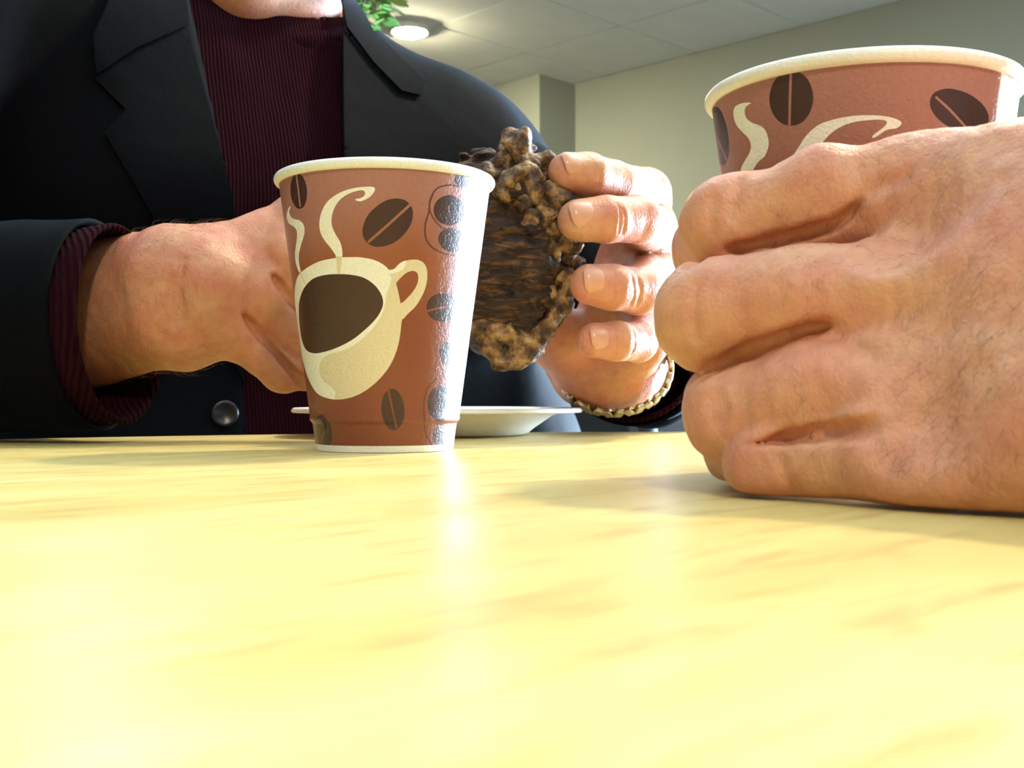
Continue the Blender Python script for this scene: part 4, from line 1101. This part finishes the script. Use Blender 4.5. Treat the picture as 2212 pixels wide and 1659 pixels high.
def near_hand(p):
    d = press(p, near_hand_base(p), NF, .0020)
    d = press(p, d, NW, .0030)
    for x, y, dd, r in ((1950, 470, .243, .006), (1930, 700, .226, .006), (1960, 890, .2165, .006)):     # hollows between the knuckles
        d = smax(d, -ball(p, at(x, y, dd), r), .014)
    d = d + .00045 * vnoise(p * 150) + .0006 * vnoise(p * 60) + .00022 * vnoise(p * V3(420, 420, 140))
    return smax(d, .0006 - p[:, 2], .004)
v1, f1 = polygonise(near_hand, (.020, .13, -.004), (.195, .365, .105), .0009)
def far_arm(p): return smin(cap(p, CARP + V3(.016, -.012, .004), V3(.40, -.01, .066), .0290, .046), cap(p, V3(.40, -.01, .066), V3(.62, -.02, .25), .046, .05), .03)
v2, f2 = polygonise(far_arm, (.13, -.12, -.02), (.70, .22, .34), .006, refine=1)
obj('body', *merge([(v1, f1), (v2, f2)]), M['skin_warm'], P2)
tube_cloth('sleeve', [V3(.66, -.02, .30), V3(.54, -.02, .19), V3(.405, -.005, .074), V3(.33, .045, .066), V3(.265, .092, .060)], [(.062, .062), (.060, .060), (.056, .054), (.050, .048), (.047, .046)], M['grey_shirt'], P2, folds=.003, seed=14)

plain('body_hair', (0.055, 0.028, 0.014), 0.5, 0.3, 300)
strands('hand_hair', v1, f1, lambda c, n: (n[:, 1] < -.25) & (c[:, 0] > .058) & (c[:, 2] > .008) & (vnoise((c * 55).astype(np.float32)) > -.25), 1500, .0042, .000035, M['body_hair'], P2, (-.15, -.1, -1.0))

# ================================================================ chairs
plain('chair_pad', (0.025, 0.026, 0.028), 0.8, 0.2, 90, 0.4)
def chair(x, y, rz, label):
    e = tag(empty('cafe_chair', (0, 0, 0)), label, 'chair', 'dark cafe chairs')
    sz = ZF + .41
    MB().box((-.21, -.21, sz - .05), (.21, .21, sz), bevel=.015).build('seat', M['chair_pad'], e, True)
    MB().box((-.20, .20, sz + .10), (.20, .235, sz + .37), bevel=.014).build('backrest', M['chair_pad'], e, True)
    for sx in (-1, 1):
        MB().tube([(sx * .18, -.18, ZF), (sx * .18, -.18, sz - .04)], .012).build('leg', M['black_metal'], e, True)
        MB().tube([(sx * .18, .21, ZF), (sx * .18, .19, sz - .03), (sx * .18, .21, sz + .32)], .012).build('leg', M['black_metal'], e, True)
    e.location = (x, y, 0); e.rotation_euler = (0, 0, rz)
chair(-.122, 1.165, R(-28), 'dark padded cafe chair under the person in the blazer')
chair(.40, 2.05, R(25), 'empty dark padded cafe chair behind the table near the far wall')

# ================================================================ potted trees behind the seated person
def leaf_mat(name, a, b):
    t = NT(name); oi = t.n('ShaderNodeObjectInfo')
    c = t.mix(oi.outputs['Random'], a, b)
    c = t.mix(t.math('MULTIPLY', t.noise(t.coord(), 90), 0.4), c, [x * .6 for x in a])
    M[name] = t.bsdf(c, 0.4, None, **{'Subsurface Weight': 0.05})
leaf_mat('leaf', (0.055, 0.16, 0.035), (0.14, 0.33, 0.06))
plain('bark', (0.10, 0.065, 0.035), 0.9, 0.3, 60, 0.6)
plain('clay_pot', (0.20, 0.08, 0.045), 0.8, 0.15, 40, 0.3)
plain('soil', (0.03, 0.02, 0.015), 0.95, 0.4, 120, 0.8)
LEAF = None
def tree(x, y, crown_z, rx, rz_, n, label, seed, size):
    global LEAF
    rd = random.Random(seed)
    e = tag(empty('potted_tree', (x, y, ZF)), label, 'plant', 'potted trees')
    MB().lathe([(0, ZF), (.10, ZF), (.145, ZF + .26), (.155, ZF + .27), (.155, ZF + .30), (.135, ZF + .30), (.130, ZF + .27)], 32, (x, y, 0)).build('pot', M['clay_pot'], e, True)
    MB().lathe([(.0, ZF + .262), (.131, ZF + .262)], 24, (x, y, 0)).build('soil', M['soil'], e)
    tops = []
    MB().tube([(x, y, ZF + .25), (x + .02, y, (ZF + crown_z) / 2), (x, y, crown_z)], [.016, .013, .009], 8).build('trunk', M['bark'], e, True)
    for k in range(9):
        a = k * 2.4; b = Vector((x + rx * .75 * math.cos(a), y + rx * .75 * math.sin(a), crown_z + rz_ * rd.uniform(-.5, .7)))
        MB().tube([(x, y, crown_z - rz_ * .6), ((x + b.x) / 2, (y + b.y) / 2, (crown_z + b.z) / 2), b], [.006, .004, .002], 6).build('branch', M['bark'], e, True)
    fol = empty('foliage', parent=e)
    for k in range(n):
        if LEAF is None:
            vs, fs = [], []
            for i in range(7):
                t = i / 6; wd = .30 * math.sin(math.pi * t ** .8) + .004
                zc = -.10 * t * t
                for s in (-1, 0, 1): vs.append((s * wd, t, zc + .05 * abs(s)))
            for i in range(6):
                for j in range(2): fs.append((i * 3 + j, i * 3 + j + 1, i * 3 + j + 4, i * 3 + j + 3))
            vs2 = [(a, b, c - .012) for a, b, c in vs]; nn = len(vs)
            LEAF = obj('leaf', np.array(vs + vs2), fs + [tuple(q + nn for q in f[::-1]) for f in fs], M['leaf'], None, True, False)
            o = LEAF
        else:
            o = bpy.data.objects.new('leaf', LEAF.data); COL.objects.link(o)
        o.parent = fol
        while True:
            q = Vector((rd.uniform(-1, 1), rd.uniform(-1, 1), rd.uniform(-1, 1)))
            if .25 < q.length < 1: break
        o.location = (q.x * rx, q.y * rx, crown_z - ZF + q.z * rz_)
        s = size * rd.uniform(.7, 1.2); o.scale = (s, s, s)
        o.rotation_euler = (rd.uniform(-.9, .6), rd.uniform(-.6, .6), math.atan2(q.y, q.x) - math.pi / 2 + rd.uniform(-.8, .8))
c = at(764, -26, 3.0)
tree(c[0], c[1], c[2], .105, .155, 298, 'tall leafy potted tree behind the neck of the seated person', 3, .050)
c = at(1116, 372, 2.5)
tree(c[0], c[1], c[2], .055, .095, 130, 'shorter leafy potted tree peeping out behind the blazer shoulder', 8, .035)
